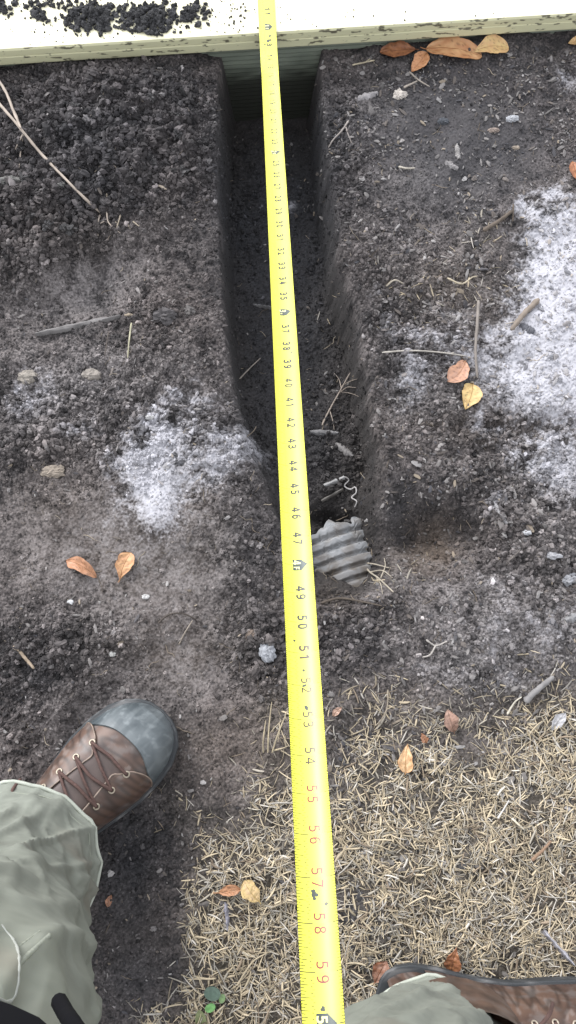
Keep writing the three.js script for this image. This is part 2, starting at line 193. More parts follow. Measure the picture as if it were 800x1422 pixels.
// ------------------------------------------------------------------ ledge at the back
{
  const t = thing('wooden_ledge', 'cream painted wooden ledge with a yellowish front edge in a painted shade tone along the top of the bare soil', 'ledge');
  const a = Math.atan(-DECK_SLOPE), O = V(0, 0.05, deckZ(0)); t.position.copy(O); t.rotation.y = a;
  const L = 4, prof = new THREE.Shape(); // z to the back is -x of the profile
  const P = [[0.9, 0], [0.9, -0.031], [-0.002, -0.031], [-0.003, -0.029], [-0.003, -0.0165], [-0.0015, -0.0155], [-0.0015, -0.0145], [-0.003, -0.0135], [-0.003, -0.004], [-0.0015, -0.001], [0.002, 0]];
  P.forEach(([x, y], i) => i ? prof.lineTo(x, y) : prof.moveTo(x, y));
  const bm = new THREE.ExtrudeGeometry(prof, { depth: L, bevelEnabled: false, steps: 1 }); bm.translate(0, 0, -L / 2); bm.rotateY(Math.PI / 2);
  // paint with thin dirt rubbed along the edge
  const W = 2048, H = 64, px = new Uint8Array(W * H * 4);
  for (let y = 0; y < H; y++) for (let x = 0; x < W; x++) {
    const X = x / W * 1.4, Y = y / H * 0.04, n = fbm(X * 40, Y * 160, 4), s = fbm(X * 120 + 9, Y * 220, 3);
    const d = sst(0.22, 0.36, n + s * 0.5 + (y > H * 0.68 ? 0.10 * sst(-0.1, 0.1, X - 0.7) + 0.02 : -0.03)), f = 1 + 0.10 * fbm(X * 9, Y * 60, 3);
    const c = mix3([0.62 * f, 0.60 * f, 0.385 * f], [0.05, 0.042, 0.03], d * 0.85), k = (y * W + x) * 4; for (let q = 0; q < 3; q++) px[k + q] = TOS[(clamp(c[q]) * 4096) | 0]; px[k + 3] = 255;
  }
  const tx = new THREE.DataTexture(px, W, H); tx.colorSpace = THREE.SRGBColorSpace; tx.magFilter = THREE.LinearFilter; tx.wrapS = THREE.MirroredRepeatWrapping; tx.wrapT = THREE.RepeatWrapping; tx.needsUpdate = true;
  { const p = bm.attributes.position, uv = bm.attributes.uv; for (let i = 0; i < p.count; i++) uv.setXY(i, p.getX(i) / 1.4 + 0.5, (p.getY(i) + 0.039) / 0.04); }
  // split top and edge: same paint, the edge coloured dimmer as less lit
  const ng = bm.toNonIndexed ? (bm.index ? bm.toNonIndexed() : bm) : bm, p = ng.attributes.position, keepTop = [], keepEdge = [];
  for (let i = 0; i < p.count; i += 3) { const up = p.getY(i) > -0.0012 && p.getY(i + 1) > -0.0012 && p.getY(i + 2) > -0.0012; (up ? keepTop : keepEdge).push(i, i + 1, i + 2); }
  const sub = (l) => { const g = new THREE.BufferGeometry(); for (const k of ['position', 'normal', 'uv']) { const s = ng.attributes[k], n = s.itemSize, o = new Float32Array(l.length * n); l.forEach((q, i) => { for (let c = 0; c < n; c++) o[i * n + c] = s.array[q * n + c]; }); g.setAttribute(k, new THREE.BufferAttribute(o, n)); } return g; };
  part('edge_board', sub(keepEdge), std({ map: tx, roughness: 0.6 }), t);
  part('top_board', sub(keepTop), std({ color: rgb(0.84, 0.79, 0.56), roughness: 0.45 }), t);
  // grooved skirting set back under the edge, going down into the trench
  const s = new THREE.Shape(); s.moveTo(0.03, -0.031); s.lineTo(0.012, -0.031);
  for (let i = 0; i < 22; i++) { const y = -0.033 - i * 0.0085; s.lineTo(0.010, y); s.lineTo(0.0095, y - 0.0055); s.lineTo(0.0135, y - 0.0065); s.lineTo(0.0135, y - 0.0080); }
  s.lineTo(0.03, -0.235);
  const sg = new THREE.ExtrudeGeometry(s, { depth: L, bevelEnabled: false, steps: 200 }); sg.translate(0, 0, -L / 2); sg.rotateY(Math.PI / 2);
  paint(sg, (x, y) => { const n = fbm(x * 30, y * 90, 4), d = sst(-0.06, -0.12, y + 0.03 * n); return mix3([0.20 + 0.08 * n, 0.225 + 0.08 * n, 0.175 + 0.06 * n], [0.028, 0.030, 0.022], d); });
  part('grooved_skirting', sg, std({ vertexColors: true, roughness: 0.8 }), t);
}

// ------------------------------------------------------------------ crumbs, thatch, chips: what nobody could count
function lump(seed, detail = 1, rough = 0.28, flat = 0.8) { const g = new THREE.IcosahedronGeometry(1, detail), p = g.attributes.position, r = rng(seed), o = r() * 90; for (let i = 0; i < p.count; i++) { const x = p.getX(i), y = p.getY(i), z = p.getZ(i), k = Math.max(0.35, 1 + rough * (noise(x * 1.6 + o, y * 1.6 + z * 1.2) + 0.7 * noise(z * 2.6 - o, x * 2.6 + y * 2) + (detail > 2 ? 0.5 * noise(x * 6 + o, z * 6 + y * 5) + 0.3 * noise(y * 11, x * 12 + z * 9) : 0))); p.setXYZ(i, x * k, y * k * flat, z * k * (0.8 + 0.2 * Math.sin(o))); } g.deleteAttribute('uv'); g.computeVertexNormals(); return g; }
function scatter(name, geo, mat, list, parent) { // list of {p, q, s, c}
  const m = shade(new THREE.InstancedMesh(geo, mat, list.length)), M = new THREE.Matrix4(), c = new THREE.Color(); m.name = name;
  list.forEach((e, i) => { M.compose(e.p, e.q, e.s); m.setMatrixAt(i, M); c.setRGB(clamp(e.c[0]), clamp(e.c[1]), clamp(e.c[2])); m.setColorAt(i, c); });
  m.instanceMatrix.needsUpdate = true; parent.add(m); return m;
}
const turn = (r, tilt = Math.PI) => new THREE.Quaternion().setFromEuler(new THREE.Euler((r() - 0.5) * 2 * tilt, r() * 6.2832, (r() - 0.5) * 2 * tilt, 'YXZ'));
const XA = -0.47, XB = 0.47, ZA = -0.94, ZB = 0.38;
const white = std({ color: 0xffffff, roughness: 0.97 });
{
  const G = thing('soil_crumbs', 'loose crumbs of dark soil and ash strewn all over the bare ground', 'soil crumbs'); G.userData.kind = 'stuff';
  const r = rng(21), lists = [[], [], [], []];
  for (let n = 0; n < 700000; n++) {
    const x = lerp(XA, XB, r()), z = lerp(ZA, ZB, r()); if (z < deckZ(x) + 0.004) continue;
    const ro = clamp(get(ROUGH, x, z)), sm = clamp(get(SMOOTH, x, z)), st = clamp(get(STRAW, x, z));
    const dens = (0.17 + 0.75 * ro) * (1 - 0.8 * sm) * (1 - 0.6 * st); if (r() > dens) continue;
    const u = r(), s = (0.00055 + 0.0009 * Math.pow(u, 2) + (0.0022 + 0.0024 * ro) * Math.pow(u, 20)) * (0.9 + 0.25 * ro);
    const c = soil(x, z), k = c[3] > 0.4 ? 0.75 + 0.5 * r() : 0.55 + 1.1 * r() * r() + 0.3 * r() + (r() < 0.035 ? 1.2 : 0);
    lists[n & 3].push({ p: V(x, height(x, z) + s * (0.25 + 0.5 * r()), z), q: turn(r), s: V(s * (0.8 + 0.5 * r()), s * (0.7 + 0.3 * r()), s * (0.8 + 0.5 * r())), c: [c[0] * k, c[1] * k, c[2] * k] });
  }
  lists.forEach((l, i) => scatter('crumb', lump(31 + i, i < 2 ? 1 : 0, 0.62), white, l, G));
}
function bladeGeo(seed, len, wid) { // bent dry blade, a thin closed prism
  const r = rng(seed), bend = (r() - 0.5) * 0.45, arch = 0.02 + 0.12 * r(), n = 5, pos = [], idx = [];
  for (let i = 0; i <= n; i++) { const t = i / n - 0.5, a = bend * t * t * len, w = wid * (1 - 1.8 * t * t) * 0.5, y = arch * len * (0.25 - t * t), x = t * len; pos.push(x, y, a - w, x, y + wid * 0.28, a, x, y, a + w, x, y - wid * 0.12, a); }
  for (let i = 0; i < n; i++) for (let j = 0; j < 4; j++) { const a = i * 4 + j, b = i * 4 + (j + 1) % 4; idx.push(a, b, a + 4, b, b + 4, a + 4); }
  idx.push(0, 1, 2, 0, 2, 3); const e = n * 4; idx.push(e, e + 2, e + 1, e, e + 3, e + 2);
  const g = new THREE.BufferGeometry(); g.setAttribute('position', new THREE.Float32BufferAttribute(pos, 3)); g.setIndex(idx); g.computeVertexNormals(); return g;
}
{
  const G = thing('dry_grass', 'dry straw coloured grass thatch covering the ground in the lower part', 'dry grass'); G.userData.kind = 'stuff';
  const r = rng(77), lists = [[], [], [], [], []];
  for (let n = 0; n < 140000; n++) {
    const x = lerp(XA, XB, r()), z = lerp(-0.75, ZB, r()), st = clamp(get(STRAW, x + 0.035 * noise(x * 20, z * 20) + 0.012 * noise(x * 60, z * 60), z + 0.03 * noise(x * 20 + 9, z * 20)));
    const clump = 0.62 + 0.6 * noise(x * 26, z * 26) + 0.4 * noise(x * 70, z * 70);
    if (r() > st * clamp(clump + 0.1, 0.26, 1) * (st < 0.3 ? 0.6 : 1)) continue;
    const k = 0.55 + 0.85 * r(), q = r(), base = q < 0.55 ? [0.50, 0.415, 0.285] : q < 0.80 ? [0.36, 0.325, 0.265] : q < 0.89 ? [0.24, 0.185, 0.13] : [0.52, 0.48, 0.42];
    const s = (0.42 + 1.0 * r() * r() + 0.25 * r()), c = soil(x, z), h = height(x, z);
    lists[n % 5].push({ p: V(x, h + 0.0004 + 0.0045 * r() * st, z), q: turn(r, 0.2), s: V(s, s * (0.8 + 0.5 * r()), s * (0.8 + 0.5 * r())), c: mix3([base[0] * k, base[1] * k, base[2] * k], c, st < 0.4 ? 0.35 : 0.1) });
  }
  lists.forEach((l, i) => scatter('blade', bladeGeo(5 + i, [0.012, 0.016, 0.019, 0.010, 0.023][i], [0.0016, 0.0014, 0.0015, 0.0020, 0.0011][i]), std({ color: 0xffffff, roughness: 0.85 }), l, G));
}
{
  const G = thing('mulch_chips', 'small grey bark flakes and char bits scattered over the soil', 'mulch chips'); G.userData.kind = 'stuff';
  const r = rng(99), lists = [[], [], []];
  for (let n = 0; n < 46000; n++) {
    const x = lerp(XA, XB, r()), z = lerp(ZA, ZB, r()); if (z < deckZ(x) + 0.006) continue;
    const right = sst(-0.02, 0.05, x), t = trench(x, z), st = clamp(get(STRAW, x, z)), sm = clamp(get(SMOOTH, x, z));
    if (r() > (0.14 + 0.62 * right) * (t > 0.02 ? 0.25 : 1) * (0.45 + 0.9 * noise(x * 12 + 4, z * 12)) * (1 - 0.55 * sm)) continue;
    const q = r(), c = soil(x, z), k = 0.6 + 0.8 * r(), base = q < 0.42 ? [0.21, 0.195, 0.185] : q < 0.66 ? [0.13, 0.11, 0.095] : q < 0.82 ? [0.05, 0.05, 0.056] : q < 0.88 ? [0.28, 0.23, 0.17] : [0.31, 0.295, 0.285];
    const s = 0.0010 + 0.0011 * r() + 0.0032 * Math.pow(r(), 7);
    lists[n % 3].push({ p: V(x, height(x, z) + 0.0008 + 0.001 * r(), z), q: turn(r, 0.45), s: V(s * (1 + 1.0 * r() * r()), s * 0.3, s * (0.5 + 0.5 * r())), c: mix3([base[0] * k, base[1] * k, base[2] * k], c, 0.35) });
  }
  lists.forEach((l, i) => scatter('chip', lump(61 + i, 1, 0.5, 1), white, l, G));
}
{
  const G = thing('fine_rootlets', 'hair thin dry rootlets lying across the disturbed soil and in the trench', 'rootlets'); G.userData.kind = 'stuff';
  const r = rng(123), lists = [[], [], [], []], geos = [0, 1, 2, 3].map((i) => { const q = rng(300 + i), pts = []; let y = 0; for (let k = 0; k < 6; k++) pts.push(V((k / 5 - 0.5), 0.05 * q() + 0.03, (y += (q() - 0.5) * 0.28))); return tube(pts, 0.022, 10, 4, 0.2, i); });
  for (let n = 0; n < 5200; n++) {
    const x = lerp(XA, XB, r()), z = lerp(ZA, ZB, r()); if (z < deckZ(x) + 0.01) continue;
    const p = project(V(x, 0, z)), near = Math.exp(-Math.pow((p[0] - 440) / 160, 2) - Math.pow((p[1] - 800) / 190, 2));
    if (r() > 0.10 + 0.6 * near + 0.25 * clamp(get(BROWN, x, z))) continue;
    const s = 0.008 + 0.022 * r() * r(), k = 0.6 + 0.8 * r(), c = r() < 0.6 ? [0.13, 0.105, 0.08] : [0.25, 0.21, 0.16];
    lists[n & 3].push({ p: V(x, height(x, z), z), q: turn(r, 0.15), s: V(s, s * 0.7, s), c: [c[0] * k, c[1] * k, c[2] * k] });
  }
  lists.forEach((l, i) => scatter('rootlet', geos[i], white, l, G));
}
{ // soil spilled on the ledge
  const G = thing('spilled_soil', 'dark soil crumbs spilled in two heaps on the cream ledge', 'spilled soil'); G.userData.kind = 'stuff';
  const r = rng(55), lists = [[], []], put = (u, v, y, s, c) => { const p = level(u, v, 0.05); p.y = 0.05 + y + s * 0.4; if (p.z > deckZ(p.x) - 0.001) return; lists[lists[0].length > lists[1].length ? 1 : 0].push({ p, q: turn(r), s: V(s * (0.8 + 0.5 * r()), s * (0.7 + 0.3 * r()), s * (0.8 + 0.5 * r())), c }); };
  const tone = () => { const k = 0.018 + 0.045 * r() * r() + 0.012 * r(); return [k * 1.02, k, k * 1.03]; };
  const gauss = () => { let s = 0; for (let i = 0; i < 4; i++) s += r(); return (s - 2) * 0.95; };
  for (const [u, v, ru, rv, n, hh, lim] of [[126, 25, 30, 16, 2300, 0.012, 1.35], [206, 28, 33, 17, 2700, 0.013, 1.35], [270, 20, 20, 15, 320, 0.004, 1.6], [50, 8, 44, 12, 130, 0.002, 2], [55, 20, 14, 10, 180, 0.003, 1.5], [165, 28, 90, 18, 420, 0.002, 2], [5, 10, 12, 12, 120, 0.003, 2], [185, -18, 60, 14, 700, 0.008, 1.6]]) for (let i = 0; i < n; i++) { const a = gauss(), b = gauss(), d = a * a + b * b; if (d > lim * lim * 1.7 || noise((u + a * ru) * 0.11, (v + b * rv) * 0.14) + 0.5 * noise((u + a * ru) * 0.3, (v + b * rv) * 0.35) < -0.12 + 0.12 * d) continue; put(u + a * ru, v + b * rv + 6 * noise((u + a * ru) * 0.06, 2), hh * Math.exp(-d * 1.6) * r() * (0.7 + 0.9 * noise((u + a * ru) * 0.09, (v + b * rv) * 0.12)), 0.0009 + 0.0014 * r() + 0.0030 * Math.pow(r(), 5), tone()); }
  for (let i = 0; i < 240; i++) put(lerp(0, 400, Math.pow(r(), 0.9)), lerp(-20, 62, r()), 0, 0.0006 + 0.0010 * r() * r(), tone());
  for (let i = 0; i < 30; i++) put(lerp(400, 800, r()), lerp(14, 40, r()), 0, 0.0006 + 0.0008 * r(), tone());
  for (let i = 0; i < 26; i++) put(lerp(318, 345, r()), lerp(0, 45, r()), 0, 0.0008 + 0.0012 * r(), tone());
  lists.forEach((l, i) => scatter('crumb', lump(81 + i, 1, 0.6), white, l, G));
}

// ------------------------------------------------------------------ corrugated pipe
{
  const a = onSoilFixed(517, 720, -0.092), b = onSoilFixed(543, 795, -0.100);
  function onSoilFixed(u, v, y) { return level(u, v, y); }
  const dir = b.clone().sub(a).setY(0).normalize(), side = V(dir.z, 0, -dir.x), Rr = 0.060;      // a, b run along its right flank
  const start = a.clone().addScaledVector(side, side.x > 0 ? -Rr : Rr); start.y = -0.112; start.addScaledVector(dir, -0.006);
  const t = thing('corrugated_pipe', 'broken end of a grey corrugated drain pipe half buried at the foot of the trench', 'drain pipe', start);
  const len = 0.125, pitch = 0.0160, sgn = side.x > 0 ? 1 : -1;
  const wall = (inner) => sheet(150, 96, (s, q) => {
    const th = q * Math.PI * 2, torn = 0.010 * noise(th * 2.2, 4) + 0.006 * noise(th * 6, 9), l = Math.max(s * len, 0) + (1 - s) * torn, w = (l / pitch) % 1;
    const prof = sst(0.06, 0.26, w) * (1 - sst(0.74, 0.94, w)), dent = -0.004 * Math.exp(-Math.pow((l - 0.035) / 0.02, 2)) * sst(0.2, 1, Math.cos(th - 1.9)) + 0.0012 * noise(th * 3, l * 60);
    const rr = Rr - 0.0068 * (1 - prof) + dent - inner;
    return V(0, 0, 0).addScaledVector(dir, l).addScaledVector(side, sgn * Math.cos(th) * rr).add(V(0, Math.sin(th) * rr * 0.82, 0));
  });
  const col = (g) => paint(g, (x, y, z) => { const n = fbm(x * 60, z * 60 + y * 30, 4), m = sst(-0.22, 0.25, n + 0.45 * noise(x * 26 + 4, z * 26)), s = Math.pow(Math.max(0, 0.5 + n), 1); return mix3(mix3([0.16, 0.165, 0.17], [0.35, 0.35, 0.355], clamp(s * 0.95)), [0.10, 0.086, 0.073], clamp(m * 0.75 + sst(0.04, 0.09, z) * 0.7)); });
  part('pipe_wall', col(mergeGeometries([wall(0), wall(0.0022)])), std({ vertexColors: true, roughness: 0.6 }), t);
  const torn = [[450, 676, 478, 664, 0.006], [446, 697, 476, 680, 0.0045]];
  torn.forEach(([u0, v0, u1, v1, w], i) => { const q = thing('pipe_shard', ['pale strip of broken plastic pipe lying in the trench above the pipe end', 'narrow darker strip of broken plastic lying next to the pipe mouth'][i], 'plastic shard'), A = onSoil(u0, v0, 0.004), B = onSoil(u1, v1, 0.004), d = B.clone().sub(A), s = V(d.z, 0, -d.x).normalize();
    const up = V(0, 1, 0), g = (o) => sheet(20, 6, (p, k) => A.clone().addScaledVector(d, p).addScaledVector(s, (k - 0.5) * w * (1 + 0.25 * noise(p * 4, i))).addScaledVector(up, 0.0035 * Math.sin(k * Math.PI) + 0.001 * noise(p * 6, k) - o)); part('strip', paint(mergeGeometries([g(0), g(0.0012)]), (x, y, z) => { const n = fbm(x * 80, z * 80, 3); return i ? [0.11 + 0.05 * n, 0.10 + 0.05 * n, 0.09 + 0.05 * n] : [0.27 + 0.12 * n, 0.265 + 0.12 * n, 0.26 + 0.12 * n]; }), std({ vertexColors: true, roughness: 0.7 }), q); });
}

// ------------------------------------------------------------------ tape measure
{
  const IN = 0.0254, A0 = V(-0.026, 0.0525, -0.883), B0 = V(0.019, 0.575, 0.160), dir = B0.clone().sub(A0).normalize();
  const C = (i) => { // centre line at inch i; lies on the ledge up to inch 14, then rises towards the hand that pulls it
    const k = (i - 14.0) * IN, k2 = Math.max(0, k), f = sst(0, 0.02, k2);
    if (k < 0) return V(A0.x + k * 0.05, A0.y - 0.0005, A0.z + k);
    const p = A0.clone().addScaledVector(dir, k2), s = k2 / 1.17; p.y -= 0.004 * Math.sin(s * Math.PI * 2) * 0 + 0.0; return p; };
  const W = 2048, ROW = 186, PER = 10, PPI = W / PER, rows = 7, H = ROW * rows, cv = document.createElement('canvas'); cv.width = W; cv.height = H; const c = cv.getContext('2d');
  const r = rng(404);
  c.fillStyle = '#eeee48'; c.fillRect(0, 0, W, H);
  for (let row = 0; row < rows; row++) {
    const y0 = row * ROW, yb = y0 + ROW; // lower edge carries the long marks
    for (let n = 0; n < 260; n++) { c.fillStyle = `rgba(120,105,30,${0.05 * r()})`; c.fillRect(r() * W, y0 + r() * ROW, 2 + 30 * r(), 1 + 2 * r()); }
    for (let k = 0; k <= PER; k++) {
      const inch = row * PER + k, x = k * PPI;
      c.fillStyle = '#1f1c10';
      for (let s = 0; s < 16; s++) { const l = s === 0 ? 72 : s === 8 ? 46 : s % 4 === 0 ? 38 : s % 2 === 0 ? 30 : 21, w = s === 0 ? 4 : 3; const xx = x + s * PPI / 16; c.fillRect(xx - w / 2, yb - l, w, l); c.fillRect(xx - w / 2, y0, w, s === 0 ? 26 : s % 2 ? 13 : 17); }
      c.font = 'bold 15px sans-serif'; c.textAlign = 'center'; c.textBaseline = 'middle';
      for (let s = 1; s < 8; s++) { const xx = x + s * PPI / 8; c.fillStyle = '#2a2614'; c.font = 'bold 13px sans-serif'; const [a, b] = s === 4 ? ['1', '2'] : s % 2 === 0 ? [String(s / 2), '4'] : [String(s), '8']; c.fillText(a, xx - 7, yb - 61); c.fillText(b, xx + 7, yb - 54); }
      if (inch < 1) continue;
      const red = inch >= 55, ink = red ? '#7c2418' : inch > 50 ? '#3a2418' : '#22201a';
      const d = String(inch);
      if (inch % 12 === 0) { // foot mark: a dark arrowhead with pale lettering
        c.fillStyle = '#20302c'; const cy = y0 + 84; c.beginPath(); c.moveTo(x - 42, cy + 36); c.lineTo(x - 42, cy - 10); c.lineTo(x, cy - 48); c.lineTo(x + 42, cy - 10); c.lineTo(x + 42, cy + 36); c.closePath(); c.fill();
        c.fillStyle = '#f3ea9a'; c.font = 'bold 62px sans-serif'; c.fillText(String(inch / 12), x - 18, cy + 14); c.font = 'bold 46px sans-serif'; c.fillText('F', x + 22, cy + 16);
      } else { c.fillStyle = ink; c.font = 'bold 68px monospace'; const sp = 29; if (d.length === 2) { c.fillText(d[0], x - sp, y0 + 84); c.fillText(d[1], x + sp, y0 + 84); if (inch < 52) { c.strokeStyle = ink; c.lineWidth = inch < 40 ? 7 : 4; c.strokeText(d[0], x - sp, y0 + 84); c.strokeText(d[1], x + sp, y0 + 84); } } else c.fillText(d, x + 24, y0 + 84); }
    }
    for (let m = 1; m < 5; m++) { const q = m * 19.2, k = q - row * PER; if (k >= -0.3 && k <= PER + 0.3 && Math.abs(q % 12) > 0.1) { c.fillStyle = '#3a3a20'; const x = k * PPI, cy = y0 + 52; c.beginPath(); c.moveTo(x - 11, cy); c.lineTo(x, cy - 11); c.lineTo(x + 11, cy); c.lineTo(x, cy + 11); c.closePath(); c.fill(); } }
  }
  // dirt stuck to the print
  for (const [i, f, s] of [[57.42, 0.52, 20], [57.30, 0.56, 13], [51.55, 0.5, 9], [52.0, 0.5, 12], [52.66, 0.47, 13], [12.6, 0.4, 18], [12.9, 0.5, 22], [13.1, 0.7, 14], [11.2, 0.3, 12], [36.1, 0.5, 22], [50.6, 0.72, 8], [59.7, 0.5, 12]]) { const row = Math.floor(i / PER), x = (i - row * PER) * PPI, y = (row + f) * ROW; c.fillStyle = '#2c342c'; for (let n = 0; n < 6; n++) { c.beginPath(); c.arc(x + (r() - 0.5) * s * 1.3, y + (r() - 0.5) * s, s * (0.25 + 0.35 * r()), 0, 7); c.fill(); } }
  for (let n = 0; n < 160; n++) { c.fillStyle = 'rgba(50,46,30,0.7)'; const e = r() < 0.6 ? (r() < 0.5 ? 2 + 5 * r() : ROW - 2 - 6 * r()) : r() * ROW; c.beginPath(); c.arc(r() * W, Math.floor(r() * rows) * ROW + e, 1 + 3.5 * r() * r(), 0, 7); c.fill(); }
  const tx = new THREE.CanvasTexture(cv); tx.colorSpace = THREE.SRGBColorSpace; tx.anisotropy = 8;
  const pos = [], uv = [], idx = [], CR = 14, w = 0.0226, arc = 0.72, Rc = w / 2 / Math.sin(arc), up0 = V(0, 1, 0);
  for (let row = 0; row < rows; row++) for (let k = 0; k < PER; k++) {
    const S = 4, base = pos.length / 3;
    for (let s = 0; s <= S; s++) { const i = row * PER + k + s / S; if (i < 0) continue; const p = C(i), tn = C(i + 0.05).sub(C(i - 0.05)).normalize(), sd = V(0, 1, 0).cross(tn).normalize().negate(), nm = sd.clone().cross(tn).normalize(); if (nm.y < 0) nm.negate(); if (sd.x < 0) sd.negate();
      const flat = sst(14.6, 16.5, i), twist = 0;
      for (let j = 0; j <= CR; j++) { const q = j / CR, a = (q - 0.5) * 2 * arc, lx = lerp((q - 0.5) * w * 1.04, Math.sin(a) * Rc, flat), ly = lerp(0.0002, (1 - Math.cos(a)) * Rc, flat); const P = p.clone().addScaledVector(sd, lx).addScaledVector(nm, ly); pos.push(P.x, P.y, P.z); uv.push((k + s / S) / PER, 1 - (row + 1 - 0.01 - q * 0.98) / rows); } }
    for (let s = 0; s < S; s++) for (let j = 0; j < CR; j++) { const a = base + s * (CR + 1) + j, b = a + CR + 1; idx.push(a, a + 1, b, b, a + 1, b + 1); }
  }
  const top = new THREE.BufferGeometry(); top.setAttribute('position', new THREE.Float32BufferAttribute(pos, 3)); top.setAttribute('uv', new THREE.Float32BufferAttribute(uv, 2)); top.setIndex(idx); top.computeVertexNormals();
  const bp = pos.slice(), nn = top.attributes.normal; for (let i = 0; i < nn.count; i++) for (let q = 0; q < 3; q++) bp[i * 3 + q] -= 0.00025 * nn.array[i * 3 + q] * Math.sign(nn.array[i * 3 + 1]);
  const bot = new THREE.BufferGeometry(); bot.setAttribute('position', new THREE.Float32BufferAttribute(bp, 3)); bot.setAttribute('uv', new THREE.Float32BufferAttribute(uv.map(() => 0.001), 2)); bot.setIndex(idx.slice().reverse()); bot.computeVertexNormals();
  const t = thing('tape_measure', 'long yellow steel tape measure stretched from the ledge over the trench', 'tape measure');
  part('blade', mergeGeometries([top, bot]), new THREE.MeshPhysicalMaterial({ map: tx, roughness: 0.45, clearcoat: 0.75, clearcoatRoughness: 0.42 }), t);
}

// ------------------------------------------------------------------ fallen leaves
function leaf(label, tip, base, wid, colA, colB, o = {}) { // tip and stem end measured in the photograph
  const T = onSoil(...tip, o.lift ?? 0.003), B = onSoil(...base, o.liftB ?? 0.003), ax = T.clone().sub(B), L = ax.length(); ax.normalize();
  const sd = V(0, 1, 0).cross(ax).normalize(), up = ax.clone().cross(sd).normalize(), t = thing(o.name ?? 'fallen_leaf', label, 'leaf', B, o.group), w = metres(wid, base[1]) / 2, seed = o.seed ?? tip[0], sk = o.peak ?? 0.5, arch = o.arch ?? 0.08, cup = o.cup ?? 0.18;
  const wf = (s) => { const k = s < sk ? s / sk : (1 - s) / (1 - sk); return Math.pow(Math.sin(Math.PI / 2 * clamp(k)), s < sk ? (o.pb ?? 0.7) : (o.pt ?? 0.85)); };
  const P = (s, q, off) => { const lat = (q - 0.5) * 2, ww = w * wf(s) * (1 + 0.22 * noise(s * 4 + seed, lat > 0 ? 3 : 8) + 0.06 * noise(s * 17 + seed, lat > 0 ? 3 : 8)), y = arch * L * Math.sin(s * Math.PI) + cup * ww * lat * lat + (o.fold ?? 0.1) * ww * Math.abs(lat) + 0.0012 * noise(s * 6 + seed, lat * 2) + off; return V(0, 0, 0).addScaledVector(ax, s * L).addScaledVector(sd, lat * ww + (o.sway ?? 0.05) * L * Math.sin(s * 3)).addScaledVector(up, y); };
  const col = (g, dim) => { const uv = g.attributes.uv; return paint(g, (x, y, z, i) => { const s = uv.getX(i), lat = Math.abs(uv.getY(i) - 0.5) * 2, n = fbm(s * 5 + seed, uv.getY(i) * 4, 3), sp = noise(s * 22 + seed, uv.getY(i) * 16), k = sp > 0.48 ? 0.55 : 1; const c = mix3(colA, colB, clamp(0.5 + 1.1 * n + 0.35 * lat - 0.1)); const v = k * dim * (1 + 0.2 * Math.cos(s * 60 - lat * 7) * 0.25); return [c[0] * v, c[1] * v, c[2] * v]; }); };
  const g = mergeGeometries([col(sheet(30, 14, (s, q) => P(s, q, 0.0006)), 1), col(sheet(30, 14, (s, q) => P(s, q, 0)), 0.8)]);
  part('leaf_blade', g, std({ vertexColors: true, roughness: 0.55 }), t);
  const rib = []; for (let i = -2; i <= 9; i++) rib.push(i < 0 ? P(0, 0.5, 0.0006).addScaledVector(ax, i * (o.stem ?? 0.05) * L).addScaledVector(sd, i * i * 0.006 * L) : P(i / 9 * 0.95, 0.5, 0.0007));
  const rg = tube(rib, (q) => 0.0007 * (1.1 - 0.8 * q), 24, 5); part('midrib', paint(rg, () => [colB[0] * 0.75, colB[1] * 0.75, colB[2] * 0.7]), std({ vertexColors: true, roughness: 0.7 }), t);
}
const OR = [0.36, 0.155, 0.065], TAN = [0.52, 0.31, 0.15], BRN = [0.22, 0.085, 0.04], YEL = [0.55, 0.40, 0.17], PINK = [0.34, 0.20, 0.145], PALE = [0.60, 0.42, 0.24];
leaf('orange brown leaf curled under the yellowish ledge edge, leftmost of the row there', [527, 74], [577, 71], 24, OR, BRN, { peak: 0.55, pt: 0.6, arch: 0.12, sway: 0.1 });
leaf('small pointed orange leaf hanging tip down from the row beside the ledge', [571, 102], [592, 77], 22, OR, [0.45, 0.22, 0.1], { peak: 0.4, liftB: 0.006 });
leaf('largest tan leaf, long and rounded, lying flat beside the ledge', [668, 84], [590, 74], 34, TAN, OR, { peak: 0.5, pb: 0.55, pt: 0.5, lift: 0.006, liftB: 0.008, arch: 0.05 });
leaf('round yellowish tan leaf at the right end of the row beside the ledge', [706, 69], [655, 75], 31, YEL, TAN, { peak: 0.62, pb: 1.3, pt: 0.5, stem: 0.12 });
leaf('narrow rust coloured leaf cut off at the edge of the white ash patch', [794, 226], [803, 254], 17, OR, BRN, { peak: 0.5 });
leaf('ochre leaf tip lying by the ledge at the far right', [788, 62], [815, 58], 14, YEL, TAN, {});
leaf('pinkish brown heart shaped leaf below the crossed twigs', [620, 531], [645, 503], 26, PINK, [0.42, 0.22, 0.13], { peak: 0.66, pb: 1.0, pt: 0.8, pb: 0.5, sway: 0.12, stem: 0.02 });
leaf('yellow leaf with a brown pointed tip lying just below the upright twig', [645, 570], [656, 535], 28, YEL, [0.42, 0.27, 0.11], { peak: 0.42, pb: 0.45, pt: 1.0, stem: 0.02 });
leaf('torn orange leaf curled on trodden brown soil', [92, 779], [135, 802], 19, OR, [0.42, 0.22, 0.13], { peak: 0.75, pb: 0.5, pt: 1.1, arch: 0.14, sway: -0.08, stem: 0 });
leaf('tan spoon shaped leaf standing next to the torn orange leaf', [183, 768], [167, 806], 25, TAN, [0.40, 0.20, 0.10], { peak: 0.66, pb: 1.2, pt: 0.5 });
leaf('pale orange teardrop leaf lying alone at the top of the dry thatch', [565, 1032], [562, 1073], 21, PALE, [0.50, 0.28, 0.13], { peak: 0.25, pb: 0.5, pt: 1.1, stem: 0.03, lift: 0.01, liftB: 0.008 });
